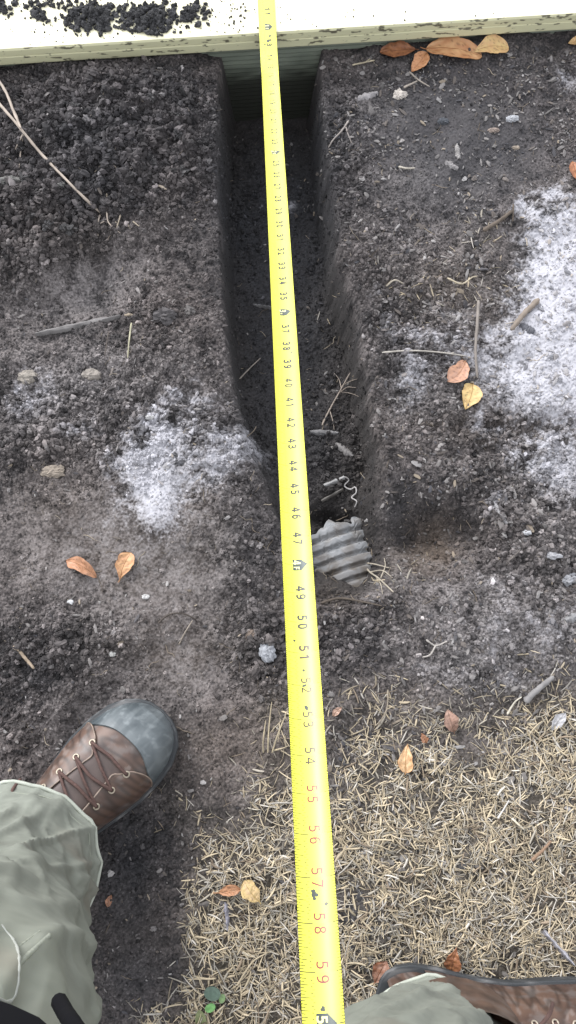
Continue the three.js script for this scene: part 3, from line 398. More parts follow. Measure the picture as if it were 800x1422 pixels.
leaf('crumpled pinkish leaf scrap with a long stem among dark thatch', [620, 985], [630, 1016], 20, PINK, [0.26, 0.16, 0.12], { peak: 0.6, lift: 0.008, arch: 0.2 });
leaf('brown leaf with a stem, left of a pair on the thatch', [336, 1233], [304, 1238], 15, OR, [0.42, 0.22, 0.12], { peak: 0.6, lift: 0.01, liftB: 0.007, stem: 0.12 });
leaf('broad buff leaf, right of a pair on the thatch', [340, 1220], [361, 1250], 24, PALE, YEL, { peak: 0.6, pb: 0.9, pt: 0.45, lift: 0.012, liftB: 0.01, stem: 0.05 });
leaf('reddish leaf standing on its edge behind the boot sole', [631, 1310], [625, 1345], 24, OR, BRN, { peak: 0.2, pb: 0.5, pt: 1.3, lift: 0.016, liftB: 0.006, arch: 0.1 });
leaf('dull brown leaf tucked under the boot heel', [536, 1332], [520, 1362], 24, PINK, BRN, { peak: 0.6, lift: 0.008, liftB: 0.006 });
leaf('tiny orange leaf scrap on black soil beside the trousers', [156, 1242], [150, 1259], 9, OR, PINK, { peak: 0.4, stem: 0 });
leaf('tiny pink leaf scrap near the pale orange teardrop leaf', [584, 1018], [592, 1031], 10, PINK, OR, { peak: 0.4, stem: 0, lift: 0.008 });
leaf('tiny pale pink leaf scrap beside the tape at inch mark 53', [475, 982], [462, 994], 9, [0.5, 0.36, 0.28], PINK, { peak: 0.4, stem: 0, lift: 0.006 });
leaf('light grey withered leaf at the edge of the thatch near the right frame edge', [783, 990], [765, 1014], 15, [0.45, 0.44, 0.45], [0.30, 0.29, 0.29], { peak: 0.6, lift: 0.008 });
{ // green seedling
  const b = onSoil(291, 1398, 0.004), t = thing('green_seedling', 'tiny green seedling with two round leaves in the thatch', 'seedling', b), gm = std({ vertexColors: true, roughness: 0.5 });
  const lf = (dx, dz, y, rx, rz, c, yaw) => { const f = (off) => sheet(8, 18, (s, q) => { const a = q * 6.2832, k = s; return V(dx + (Math.cos(a) * rx * Math.cos(yaw) - Math.sin(a) * rz * Math.sin(yaw)) * k, y + 0.0012 * k * k + off, dz + (Math.cos(a) * rx * Math.sin(yaw) + Math.sin(a) * rz * Math.cos(yaw)) * k); }); part('leaf', paint(mergeGeometries([f(0), f(-0.0005)]), (x, yy, z) => { const n = 1 + 0.3 * noise(x * 300, z * 300); return [c[0] * n, c[1] * n, c[2] * n]; }), gm, t); };
  lf(0.002, -0.003, 0.010, 0.0062, 0.0045, [0.13, 0.30, 0.09], -0.4); lf(0.004, -0.017, 0.008, 0.0095, 0.0075, [0.075, 0.115, 0.085], 0.2); lf(-0.008, 0.014, 0.006, 0.0065, 0.014, [0.15, 0.17, 0.07], -0.2); lf(0.015, -0.012, 0.008, 0.0035, 0.005, [0.14, 0.22, 0.09], 0.3);
  part('stem', paint(tube([V(0, -0.006, 0), V(0.001, 0.003, -0.003), V(0.003, 0.008, -0.008)], 0.0007, 8, 5), () => [0.15, 0.22, 0.1]), gm, t);
}

// ------------------------------------------------------------------ roots, twigs, straws
function stick(name, label, cat, runs, col, o = {}) { // runs: [ [radius0, radius1, [u, v, lift]...] ... ]
  const first = onSoil(runs[0][2][0], runs[0][2][1]), t = thing(name, label, cat, first, o.group);
  runs.forEach(([r0, r1, ...pts], k) => { const P = pts.map(([u, v, l = 0]) => onSoil(u, v, l + r0 * 0.8).sub(first)); const mean = pts.length > 2; const g = tube(P, (q) => lerp(r0, r1, q) * (1 + 0.12 * noise(q * 14 + k, pts[0][0])), Math.max(10, P.length * 6), 8, 0.32, k + 3); part(k ? (o.branch ?? 'branch') : (o.main ?? 'shaft'), paint(g, (x, y, z) => { const n = 1 + 0.45 * fbm(x * 90 + k, z * 90 + y * 40, 3); return [col[0] * n, col[1] * n, col[2] * n]; }), std({ vertexColors: true, roughness: 0.85 }), t); });
}
stick('root', 'long pale forked root running over the dark clods from the left frame edge', 'root', [[0.0021, 0.0017, [-25, 118, 0.018], [0, 150, 0.016], [30, 186, 0.018], [60, 222, 0.016], [95, 258, 0.014], [122, 284, 0.011], [140, 299, 0.006]], [0.0018, 0.0020, [-20, 108, 0.018], [0, 121, 0.020], [14, 141, 0.020], [26, 170, 0.020], [35, 191, 0.019]], [0.0011, 0.0007, [36, 192, 0.01], [31, 214, 0.006], [28, 236, 0.004]], [0.0011, 0.0007, [36, 190, 0.008], [26, 204, 0.004], [22, 210, 0.003]], [0.0014, 0.0006, [140, 299, 0.002], [136, 315, 0.002], [137, 330, 0.002]], [0.0013, 0.0005, [149, 297, 0.003], [152, 312, 0.004], [168, 326, 0.003]], [0.0009, 0.0004, [146, 310, 0.004], [136, 314, 0.002], [128, 322, 0.001]]], [0.34, 0.285, 0.235]);
for (const [i, a] of [[0, [[160, 308], [166, 318]]], [1, [[176, 310], [182, 320]]], [2, [[185, 309], [194, 316]]], [3, [[168, 300], [163, 318]]], [4, [[149, 270], [148, 296]]]]) stick('rootlet', 'short pale rootlet in the tuft at the end of the forked root', 'root', [[0.0012, 0.0007, ...a.map(([u, v]) => [u, v, 0.002])]], [0.25, 0.21, 0.16], { group: 'rootlets in the tuft at the forked root end' });
stick('twig', 'grey brown straight twig standing upright in the picture between ash and bark', 'twig', [[0.0024, 0.0017, [663, 421, 0.006], [661, 455, 0.006], [659, 490, 0.005], [662, 527, 0.003]]], [0.19, 0.165, 0.145]);
stick('bark_stick', 'thick short brown bark stick slanting at the edge of the white ash', 'stick', [[0.0040, 0.0034, [746, 419, 0.004], [728, 437, 0.004], [708, 461, 0.004]]], [0.19, 0.155, 0.125]);
stick('straw', 'thin pale straw lying level and crossing the upright twig', 'straw', [[0.0012, 0.0009, [530, 492, 0.005], [570, 489, 0.004], [610, 491, 0.003], [648, 496, 0.002]]], [0.36, 0.33, 0.29]);
stick('bark_stick', 'dark brown stick slanting above the white ash patch', 'stick', [[0.0032, 0.0024, [670, 323, 0.003], [690, 311, 0.003], [710, 296, 0.003]], [0.0016, 0.001, [712, 286, 0.003], [711, 310, 0.003]]], [0.10, 0.078, 0.06]);
stick('straw', 'bent straw with a forked end on brown bark litter', 'straw', [[0.0013, 0.0009, [620, 389, 0.005], [640, 397, 0.005], [655, 388, 0.005], [662, 386, 0.004]]], [0.34, 0.29, 0.21]);
stick('straw', 'short arched straw on dark flakes right of the trench', 'straw', [[0.0013, 0.0009, [536, 400, 0.004], [547, 393, 0.007], [560, 396, 0.003]]], [0.34, 0.30, 0.24]);
stick('twig', 'thin curved pale stem standing on the mound left of the trench', 'twig', [[0.0013, 0.0010, [184, 452, 0.007], [181, 474, 0.006], [178, 498, 0.002]]], [0.34, 0.32, 0.22]);
stick('twig', 'dark thin twig next to the curved pale stem', 'twig', [[0.0009, 0.0006, [152, 462, 0.004], [146, 495, 0.002]]], [0.08, 0.065, 0.055]);
stick('wood_splinter', 'pale tan wood splinter on dark soil above the boot', 'splinter', [[0.0027, 0.0017, [21, 897, 0.003], [35, 912, 0.003], [49, 929, 0.003]]], [0.32, 0.25, 0.18]);
stick('root', 'pale branching root lying across the trench floor', 'root', [[0.0013, 0.0009, [447, 592, 0.004], [458, 570, 0.006], [470, 549, 0.007], [486, 520, 0.006]], [0.0009, 0.0004, [470, 549, 0.006], [480, 541, 0.006], [494, 540, 0.004]], [0.0008, 0.0004, [474, 542, 0.006], [470, 528, 0.005], [464, 520, 0.004]], [0.0008, 0.0004, [478, 536, 0.006], [488, 531, 0.006], [496, 528, 0.004]], [0.0008, 0.0004, [458, 572, 0.004], [463, 590, 0.003], [464, 598, 0.002]], [0.0007, 0.0003, [472, 546, 0.005], [486, 548, 0.005], [498, 552, 0.003]]], [0.30, 0.25, 0.21]);
stick('twig', 'slim pale twig slanting out of the trench wall left of the tape', 'twig', [[0.0011, 0.0008, [333, 528, 0.004], [347, 514, 0.006], [362, 499, 0.004]]], [0.24, 0.21, 0.18]);
stick('root', 'forked pale root on the trench rim below the ledge', 'root', [[0.0016, 0.0009, [484, 171, 0.004], [474, 186, 0.005], [462, 198, 0.004], [456, 207, 0.002]], [0.0010, 0.0005, [480, 180, 0.005], [484, 192, 0.004], [489, 203, 0.003]]], [0.25, 0.22, 0.20]);
stick('twig', 'short pale twig with a side twig near the white pebble', 'twig', [[0.0016, 0.0011, [560, 125, 0.004], [570, 121, 0.005], [579, 116, 0.004]], [0.0012, 0.0008, [568, 103, 0.004], [580, 114, 0.004], [596, 123, 0.003]]], [0.30, 0.26, 0.22]);
stick('straw', 'pale forked straw under the ledge left of the leaves', 'straw', [[0.0013, 0.0009, [489, 93, 0.003], [505, 91, 0.005], [520, 87, 0.004]], [0.0009, 0.0006, [506, 91, 0.005], [514, 84, 0.003]]], [0.36, 0.31, 0.22]);
stick('straw', 'light straw on smooth black soil below the grey scraps', 'straw', [[0.0016, 0.0010, [553, 234, 0.003], [564, 237, 0.004], [576, 236, 0.003]]], [0.33, 0.30, 0.25]);
stick('root', 'pale root fork beside the buried part of the corrugated pipe', 'root', [[0.0014, 0.0009, [498, 764, 0.006], [508, 790, 0.008], [526, 805, 0.006], [546, 823, 0.003]], [0.0012, 0.0006, [503, 783, 0.008], [518, 785, 0.009], [540, 790, 0.006]], [0.0010, 0.0005, [528, 804, 0.006], [534, 788, 0.007], [533, 776, 0.005]], [0.0010, 0.0005, [512, 796, 0.007], [530, 794, 0.008], [545, 803, 0.003]], [0.0009, 0.0004, [520, 800, 0.006], [528, 812, 0.005], [531, 826, 0.003]]], [0.33, 0.29, 0.23]);
stick('twig', 'dark curved root over the soil below the pipe', 'twig', [[0.0018, 0.0010, [446, 838, 0.004], [470, 832, 0.006], [500, 836, 0.005], [530, 842, 0.002]]], [0.07, 0.055, 0.042]);
stick('twig', 'thin forked twig on grey soil right of inch mark 51', 'twig', [[0.0012, 0.0008, [591, 889, 0.004], [604, 897, 0.005], [620, 891, 0.004]], [0.0012, 0.0009, [604, 897, 0.005], [596, 910, 0.004], [586, 913, 0.003]]], [0.36, 0.33, 0.30]);
stick('weathered_stick', 'grey weathered stick sunk in the ashy soil above the thatch at right', 'stick', [[0.0042, 0.0030, [727, 975, 0.003], [745, 957, 0.004], [767, 940, 0.003]]], [0.20, 0.19, 0.185]);
stick('twig', 'long thin curved twig through the thatch right of inch mark 53', 'twig', [[0.0010, 0.0007, [538, 958, 0.006], [536, 985, 0.008], [526, 1003, 0.006], [520, 1008, 0.004]]], [0.24, 0.20, 0.15]);
stick('straw', 'pale thick straw pointing at the right frame edge in the thatch', 'straw', [[0.0014, 0.0009, [708, 1135, 0.008], [716, 1143, 0.010], [725, 1151, 0.009]]], [0.50, 0.45, 0.35]);
stick('straw', 'bleached straw slanting in the thatch below the weathered stick', 'straw', [[0.0013, 0.0007, [702, 992, 0.008], [712, 975, 0.010], [722, 968, 0.008]]], [0.48, 0.44, 0.36]);
stick('straw', 'whitish long straw slanting across the thatch right of inch mark 55', 'straw', [[0.0012, 0.0007, [688, 1135, 0.011], [696, 1122, 0.012], [704, 1110, 0.010]]], [0.50, 0.48, 0.45]);
stick('twig', 'brown twig across the thatch right of inch mark 57', 'twig', [[0.0022, 0.0014, [735, 1193, 0.009], [750, 1178, 0.011], [762, 1166, 0.009]]], [0.22, 0.14, 0.09]);
stick('twig', 'thin twig on brown trodden soil left of inch mark 50', 'twig', [[0.0010, 0.0007, [249, 895, 0.003], [258, 878, 0.004], [268, 862, 0.003]]], [0.26, 0.22, 0.18]);
stick('twig', 'dark arched twig above the trodden brown hollow', 'twig', [[0.0014, 0.0008, [220, 866, 0.003], [236, 854, 0.005], [256, 853, 0.004], [272, 860, 0.001]]], [0.06, 0.048, 0.04]);
stick('twig', 'light twig leaning against the tape at inch mark 57', 'twig', [[0.0012, 0.0008, [330, 1365, 0.008], [352, 1332, 0.009], [372, 1320, 0.008]]], [0.35, 0.29, 0.2]);
for (const [i, a] of [[0, [[372, 1045], [374, 1010], [378, 975]]], [1, [[378, 1045], [386, 1020], [400, 985]]], [2, [[366, 1045], [366, 1030], [370, 1000]]], [3, [[380, 1042], [394, 1038], [402, 1034]]]]) stick('grass_blade', 'long dry grass blade in the tuft left of inch mark 54', 'grass blade', [[0.0011, 0.0006, ...a.map(([u, v], k) => [u, v, 0.004 + k * 0.012])]], [0.36, 0.30, 0.2], { group: 'dry blades in the tuft left of the tape' });
{ // curly thread
  const pts = [[470, 668], [478, 664], [484, 668], [478, 676], [486, 681], [493, 678], [494, 686], [488, 692], [495, 698], [492, 706]].map(([u, v]) => onSoil(u, v, 0.006)), o = pts[0].clone(), t = thing('plastic_thread', 'curly pale plastic thread torn off beside the pipe mouth', 'thread', o); part('curl', tube(pts.map((p) => p.sub(o)), 0.0010, 60, 6), std({ color: rgb(0.36, 0.34, 0.33), roughness: 0.6 }), t);
}
{ // half buried strips of bark
  const strip = (label, u0, v0, u1, v1, w, col, th = 0.004) => { const A = onSoil(u0, v0, 0.001), B = onSoil(u1, v1, 0.001), d = B.clone().sub(A), s = V(d.z, 0, -d.x).normalize(), t = thing('bark_strip', label, 'bark', A), ww = metres(w, v0); const f = (o) => sheet(40, 10, (p, q) => V(0, 0, 0).addScaledVector(d, p).addScaledVector(s, (q - 0.5) * ww * (0.75 + 0.35 * noise(p * 5 + u0, q > 0.5 ? 2 : 7)) * Math.pow(Math.sin(Math.PI * clamp(p * 0.94 + 0.03)), 0.35)).add(V(0, th * Math.sin(q * Math.PI) + 0.0016 * noise(p * 12 + u0, q * 3) - o, 0))); part('flake', paint(mergeGeometries([f(0), f(0.0025)]), (x, y, z) => { const n = 1 + 0.6 * fbm(x * 70, z * 130, 4); return [col[0] * n, col[1] * n, col[2] * n]; }), std({ vertexColors: true }), t); };
  strip('long pale strip of bark half buried in the trodden hollow left of the trench', 50, 465, 168, 440, 13, [0.165, 0.155, 0.15], 0.005);
  strip('grey bark flake on the trench rim below the ledge', 494, 141, 524, 130, 17, [0.24, 0.225, 0.225]);
  strip('grey bark plate lying across the trench floor at the root', 430, 600, 470, 602, 12, [0.17, 0.165, 0.165]);
  strip('curved grey bark flake in the trench below the bark plate', 466, 616, 490, 634, 14, [0.16, 0.15, 0.145]);
  strip('grey bark curl among bits on smooth black soil', 618, 226, 636, 236, 10, [0.24, 0.225, 0.22]);
  strip('upright grey bark curl beside another curl on smooth black soil', 634, 202, 637, 222, 10, [0.25, 0.235, 0.225]);
  strip('dark slate grey flake beside the thick bark stick', 722, 452, 742, 462, 18, [0.09, 0.09, 0.10]);
  strip('pale strip of bark standing in the soil right of the hollow', 682, 694, 704, 728, 9, [0.28, 0.27, 0.27]);
  strip('narrow dark bark strip right of the hollow', 700, 786, 722, 764, 7, [0.12, 0.105, 0.095]);
  strip('lavender grey char flake in the thatch below the leaf pair', 313, 1252, 317, 1292, 9, [0.26, 0.25, 0.285]);
  strip('dark flake against the tape left side in the trench', 352, 424, 378, 428, 7, [0.16, 0.155, 0.155]);
  strip('flat lavender grey flake of wood in the thatch above the right boot', 752, 1290, 795, 1338, 11, [0.33, 0.32, 0.345], 0.010);
  strip('grey flat bark piece at the right frame edge beside ash', 784, 862, 812, 850, 16, [0.22, 0.215, 0.215]);
}
// ------------------------------------------------------------------ stones and single clods
function stone(name, label, cat, u, v, w, h, col, o = {}) { const p = onSoil(u, v), sx = metres(w, v) / 2, sz = metres(h, v) / 2, sy = Math.min(sx, sz) * (o.flat ?? 0.75); p.y += sy * (o.sink ?? 0.35); const g = lump(u * 7 + v, 5, o.rough ?? 0.3, 1); g.scale(sx, sy, sz); g.rotateY(o.yaw ?? 0); const t = thing(name, label, cat, p, o.group);
  part('body', paint(g, (x, y, z) => { const n = 1 + 0.5 * fbm(x * 160 + u, z * 160 + y * 90, 3); return [col[0] * n, col[1] * n, col[2] * n]; }), std({ vertexColors: true }), t); return t; }
const S = (label, u, v, w, h, c, o) => stone('stone', label, 'stone', u, v, w, h, c, o);
S('rounded grey stone on the dark heap at the left frame edge', 15, 253, 28, 19, [0.14, 0.135, 0.125]);
S('small grey stone below the long forked root', 82, 257, 15, 11, [0.17, 0.165, 0.155]);
S('angular pale pebble between twigs near the ledge', 556, 133, 17, 15, [0.42, 0.38, 0.34], { rough: 0.34 });
S('tan stone half sunk in grey soil at the left', 40, 524, 25, 19, [0.24, 0.215, 0.185]);
S('light tan stone between the bark strip and the ash patch', 128, 522, 24, 20, [0.23, 0.205, 0.18]);
S('flat tan stone left of the pale ash patch', 74, 656, 32, 19, [0.22, 0.185, 0.15], { rough: 0.34 });
S('white crumb on grey soil above the left ash patch', 207, 580, 12, 10, [0.42, 0.41, 0.40]);
S('pale grey pebble left of inch mark 51', 371, 906, 21, 28, [0.26, 0.265, 0.28], { yaw: 0.3 });
S('tiny white stone below the torn orange leaf', 98, 836, 9, 7, [0.5, 0.5, 0.5]);
S('white rounded pebble below the tan spoon leaf', 202, 829, 11, 8, [0.42, 0.41, 0.40]);
S('small white pebble on black soil above the boot', 156, 908, 9, 8, [0.42, 0.41, 0.39]);
S('pale grey stone on dark soil near the right frame edge', 711, 166, 16, 12, [0.34, 0.345, 0.36]);
S('pinkish stone on dark soil below the pale grey stone', 685, 182, 16, 10, [0.25, 0.20, 0.17]);
S('dark rounded grey pebble on smooth black soil', 615, 170, 15, 13, [0.075, 0.08, 0.09]);
S('tan pebble on smooth black soil right of the bark curls', 716, 206, 10, 8, [0.30, 0.25, 0.20]);
S('white ash lump on the soil above the trouser cuff side', 154, 1213, 9, 9, [0.44, 0.42, 0.41], { rough: 0.4 });
S('white chalky lump right of the trodden hollow rim', 731, 740, 13, 11, [0.44, 0.44, 0.45], { rough: 0.4 });
S('largest pale lump beside the chalky lump at right', 767, 772, 22, 15, [0.36, 0.355, 0.365], { rough: 0.4 });
S('grey flat clod right of the pale lump', 790, 805, 22, 16, [0.24, 0.24, 0.25], { rough: 0.4 });
S('brown pebble left of inch mark 50', 349, 884, 18, 22, [0.13, 0.10, 0.08]);
S('big crumbly clod on the mound left of the trench', 229, 440, 32, 26, [0.085, 0.078, 0.078], { rough: 0.5 });
S('crumbly clod right of the biggest clod on the mound', 262, 433, 15, 14, [0.12, 0.11, 0.105], { rough: 0.45 });
{
  const r = rng(909), base = [];
  for (let n = 0, k = 0; n < 900 && k < 26; n++) { const u = lerp(4, 292, r()), v = lerp(95, 330, r()); if (v > 260 && u > 110) continue; if (base.some(([a, b]) => Math.hypot(a - u, b - v) < 20)) continue; base.push([u, v]); k++; const w = 11 + 10 * r() * r(), c = 0.040 + 0.03 * r(); stone('soil_clod', 'dark crumbly soil clod in the loose heap left of the trench', 'clod', u, v, w, w * (0.7 + 0.3 * r()), [c * 1.05, c, c * 0.99], { rough: 0.75, sink: 0.1, group: 'clods in the dark heap left of the trench', yaw: r() * 3 }); }
}

// ------------------------------------------------------------------ person
const person = thing('person', 'person in sage green cargo trousers, brown lace boots and black jacket standing over the trench', 'person', V(0, 0, 0));
const person_group = (name) => { const g = new THREE.Group(); g.name = name; person.add(g); return g; };
const BL = 0.305;
function buildBoot(origin, yaw, mirror, tintCap) {
  const boot = person_group('boot'); boot.position.copy(origin); boot.rotation.y = yaw;
  const widths = table([[0, 0], [0.006, 0.022], [0.02, 0.038], [0.05, 0.054], [0.1, 0.066], [0.2, 0.072], [0.35, 0.071], [0.45, 0.075], [0.58, 0.092], [0.7, 0.104], [0.8, 0.104], [0.88, 0.095], [0.94, 0.076], [0.975, 0.052], [0.993, 0.027], [1, 0]]), cen = table([[0, 0], [0.3, 0.003], [0.5, 0.002], [0.75, -0.003], [1, -0.008]]);
  const hgt = table([[0, 0.085], [0.1, 0.104], [0.3, 0.106], [0.4, 0.094], [0.5, 0.080], [0.6, 0.069], [0.7, 0.060], [0.8, 0.054], [0.88, 0.047], [0.94, 0.037], [0.98, 0.021], [1, 0.002]]);
  const smooth = (f, s) => (f(s - 0.012) + 2 * f(s) + f(s + 0.012)) / 4 ;
  const base = 0.030, U = (s, th, off = 0) => { const w = (s > 0.97 || s < 0.03 ? widths(s) : smooth(widths, s)) / 2 * 0.95 + off, h = (s > 0.97 ? hgt(s) : smooth(hgt, s)) + off, c = Math.cos(th), n = Math.sin(th); return V(s * BL + (s > 0.9 ? off * (s - 0.9) * 10 : 0), base + h * Math.pow(Math.max(0, n), 0.82), mirror * (cen(s) + w * Math.sign(c) * Math.pow(Math.abs(c), 0.72))); };
  const outline = (grow) => { const sh = new THREE.Shape(), n = 70, P = []; for (let i = 0; i <= n; i++) { const s = 0.5 - 0.5 * Math.cos(i / n * Math.PI); P.push([s, 1]); } for (let i = n - 1; i > 0; i--) { const s = 0.5 - 0.5 * Math.cos(i / n * Math.PI); P.push([s, -1]); } P.forEach(([s, k], i) => { const x = s * BL + grow * (s - 0.5) * 2, y = mirror * (cen(s) + k * (widths(s) / 2 + (s > 0.004 && s < 0.996 ? grow : 0))); i ? sh.lineTo(x, -y) : sh.moveTo(x, -y); }); return sh; };
  const slab = (grow, y0, y1, bev) => { const g = new THREE.ExtrudeGeometry(outline(grow - bev), { depth: y1 - y0 - 2 * bev, bevelEnabled: true, bevelThickness: bev, bevelSize: bev, bevelSegments: 3 }); g.rotateX(-Math.PI / 2); g.translate(0, y0 + bev, 0); return g; };
  const rubber = std({ vertexColors: true, roughness: 0.7 }), dust = (g, c, amt) => paint(g, (x, y, z) => { const n = fbm(x * 45, z * 45 + y * 60, 4), k = sst(0.0, 0.45, n) * amt; return mix3(c, [0.22, 0.215, 0.21], k); });
  part('sole', dust(slab(0.001, 0, 0.023, 0.003), [0.028, 0.030, 0.032], 0.35), rubber, boot);
  part('welt', dust(slab(0.005, 0.0235, 0.0315, 0.002), [0.032, 0.035, 0.038], 0.6), rubber, boot);
  const leather = (g) => paint(g, (x, y, z) => { const n = fbm(x * 28 + 7, z * 34 + y * 20, 4), m = fbm(x * 90, z * 90, 3), k = clamp(0.45 + 1.1 * n), sc = sst(0.18, 0.42, m + 0.5 * n); let c = mix3([0.062, 0.036, 0.028], [0.155, 0.092, 0.064], k); c = mix3(c, [0.235, 0.195, 0.175], sc * 0.5); const du = sst(-0.05, 0.35, fbm(x * 55 + 2, z * 60 + y * 60, 4)); c = mix3(c, [0.15, 0.135, 0.128], du * 0.5); const cr = sst(0.72, 0.98, 1 - Math.abs(noise(x * 70 + 3, z * 24 + y * 12))) * 0.5; return [c[0] * (1 - cr), c[1] * (1 - cr), c[2] * (1 - cr)]; });
  const lm = new THREE.MeshPhysicalMaterial({ vertexColors: true, roughness: 0.5, clearcoat: 0.12, clearcoatRoughness: 0.5 });
  const cap = (th) => 0.785 + 0.080 * Math.sin(th) * Math.sin(th);
  part('vamp', leather(sheet(220, 120, (a, b) => U(0.015 + a * 0.975, b * Math.PI))), lm, boot);
  part('toe_cap', paint(mergeGeometries([sheet(80, 130, (a, b) => { const s0 = cap(b * Math.PI); return U(s0 + (1 - s0) * (1 - Math.pow(1 - a, 1.4)), b * Math.PI, a === 0 ? 0 : 0.0022); })]), (x, y, z) => { const n = fbm(x * 30, z * 30, 4), sc = fbm(x * 24 + 3, z * 120, 3), t = sst(0.035, 0.075, y), edge = sst(0.278, 0.305, x) * 0.35; const mu = sst(0.05, 0.4, fbm(x * 95, z * 95 + y * 60, 4)), k = clamp(0.0 + 0.8 * n + 0.34 * t + 0.9 * Math.max(0, sc) + edge + 0.5 * mu); return mix3(tintCap, [0.185, 0.205, 0.21], k * 0.9); }), new THREE.MeshPhysicalMaterial({ vertexColors: true, roughness: 0.48, clearcoat: 0.15, clearcoatRoughness: 0.45 }), boot);
  // tongue, two eyelet flaps with a raised pale rim
  const tg = paint(sheet(30, 16, (a, b) => U(0.2 + a * 0.57, lerp(1.05, Math.PI - 1.05, b), 0.0014 + 0.003 * Math.sin(a * 9) * 0.3)), (x, y, z) => { const n = 1 + 0.6 * fbm(x * 80, z * 80, 3); return [0.075 * n, 0.05 * n, 0.042 * n]; }); part('tongue', tg, lm, boot);
  for (const sd of [0, 1]) {
    const fl = (th) => (sd ? Math.PI - th : th), inner = (s) => 1.18 + 0.20 * sst(0.5, 0.76, s), sEnd = (q) => 0.775 + 0.035 * Math.sin(Math.PI * q) - 0.03 * sst(0.8, 1, q);
    const pt = (a, q, off) => { const s = lerp(0.14, sEnd(q), a); return U(s, fl(q * inner(s)), off); };
    const fg = sheet(130, 50, (a, q) => pt(a, q, 0.0034)); part('eyelet_flap', leather(fg), lm, boot);
    const rim = []; for (let i = 0; i <= 16; i++) rim.push(pt(1, i / 16, 0.0033)); for (let i = 15; i >= 0; i--) rim.push(pt(i / 16, 1, 0.0033));
    part('seam', paint(tube(rim, 0.0009, 90, 6), (x, y, z) => { const n = 1 + 0.4 * noise(x * 200, z * 200); return [0.22 * n, 0.165 * n, 0.13 * n]; }), lm, boot);
    for (let k = 0; k < 5; k++) { const s = 0.775 - k * 0.074, p = U(s, fl(inner(s) * 0.86), 0.0042), e = new THREE.TorusGeometry(0.0030, 0.0010, 8, 18); const q = U(s, fl(inner(s) * 0.80), 0.0042).sub(U(s, fl(inner(s) * 0.92), 0.0042)).normalize(), al = U(s + 0.02, fl(inner(s) * 0.86)).sub(U(s - 0.02, fl(inner(s) * 0.86))).normalize(), n = q.clone().cross(al).normalize(); e.applyQuaternion(new THREE.Quaternion().setFromUnitVectors(V(0, 0, 1), n)); e.translate(p.x, p.y, p.z); part('eyelet', e, std({ color: rgb(0.42, 0.36, 0.28), metalness: 0.4, roughness: 0.45 }), boot); }
  }
  const inn = (s) => 1.18 + 0.20 * sst(0.5, 0.76, s), laceM = std({ vertexColors: true, roughness: 0.9 }), lace = (pts, r = 0.0020) => part('lace', paint(tube(pts, r, 30, 7, 0.1), (x, y, z) => { const n = 1 + 0.4 * noise(x * 400, z * 400); return [0.085 * n, 0.048 * n, 0.040 * n]; }), laceM, boot);
  for (let k = 0; k < 5; k++) { const s = 0.775 - k * 0.074, L = U(s, inn(s) * 0.86, 0.006), Rr = U(s, Math.PI - inn(s) * 0.86, 0.006), M = U(s + 0.01 * (k % 2 ? -1 : 1), Math.PI / 2, 0.0075); lace([L, L.clone().lerp(M, 0.5).add(V(0, 0.0015, 0)), M, Rr.clone().lerp(M, 0.5).add(V(0, 0.0015, 0)), Rr]); if (k < 4) { const s2 = s - 0.074, R2 = U(s2, Math.PI - inn(s2) * 0.86, 0.005), M2 = U((s + s2) / 2, Math.PI / 2, 0.006); lace([L.clone().add(V(0, -0.001, 0)), M2, R2], 0.0018); } }
  // bow ends and the ankle shaft under the trousers
  const k0 = U(0.43, Math.PI / 2, 0.008); lace([k0, k0.clone().add(V(0.0, 0.012, -0.02)), k0.clone().add(V(0.018, 0.006, -0.042)), k0.clone().add(V(0.03, -0.02, -0.05))]); lace([k0, k0.clone().add(V(-0.005, 0.012, 0.016)), k0.clone().add(V(0.012, 0.0, 0.034)), k0.clone().add(V(0.01, -0.025, 0.044))]);
  part('shaft', leather(sheet(16, 40, (a, b) => { const th = b * 6.2832, y = 0.08 + a * 0.11, rx = 0.062 - 0.006 * a, rz = 0.046; return V(0.078 + Math.cos(th) * rx, y, Math.sin(th) * rz); })), lm, boot);
  return boot;
}
const capL = [0.052, 0.064, 0.070];
{ // left boot: toe towards the trench; right boot: pointing to the right
  const toe = level(219, 985), back = level(219 - 105, 985 + 120), d = back.sub(toe).normalize(), heel = toe.clone().addScaledVector(d, BL); heel.y = height(toe.x - 0.05, toe.z + 0.06) + 0.002; buildBoot(heel, Math.atan2(-(-d.z), -d.x), -1, capL);
  const h2 = level(524, 1368), yaw = -0.2; h2.y = 0.006; buildBoot(h2, yaw, 1, [0.045, 0.05, 0.05]);
}
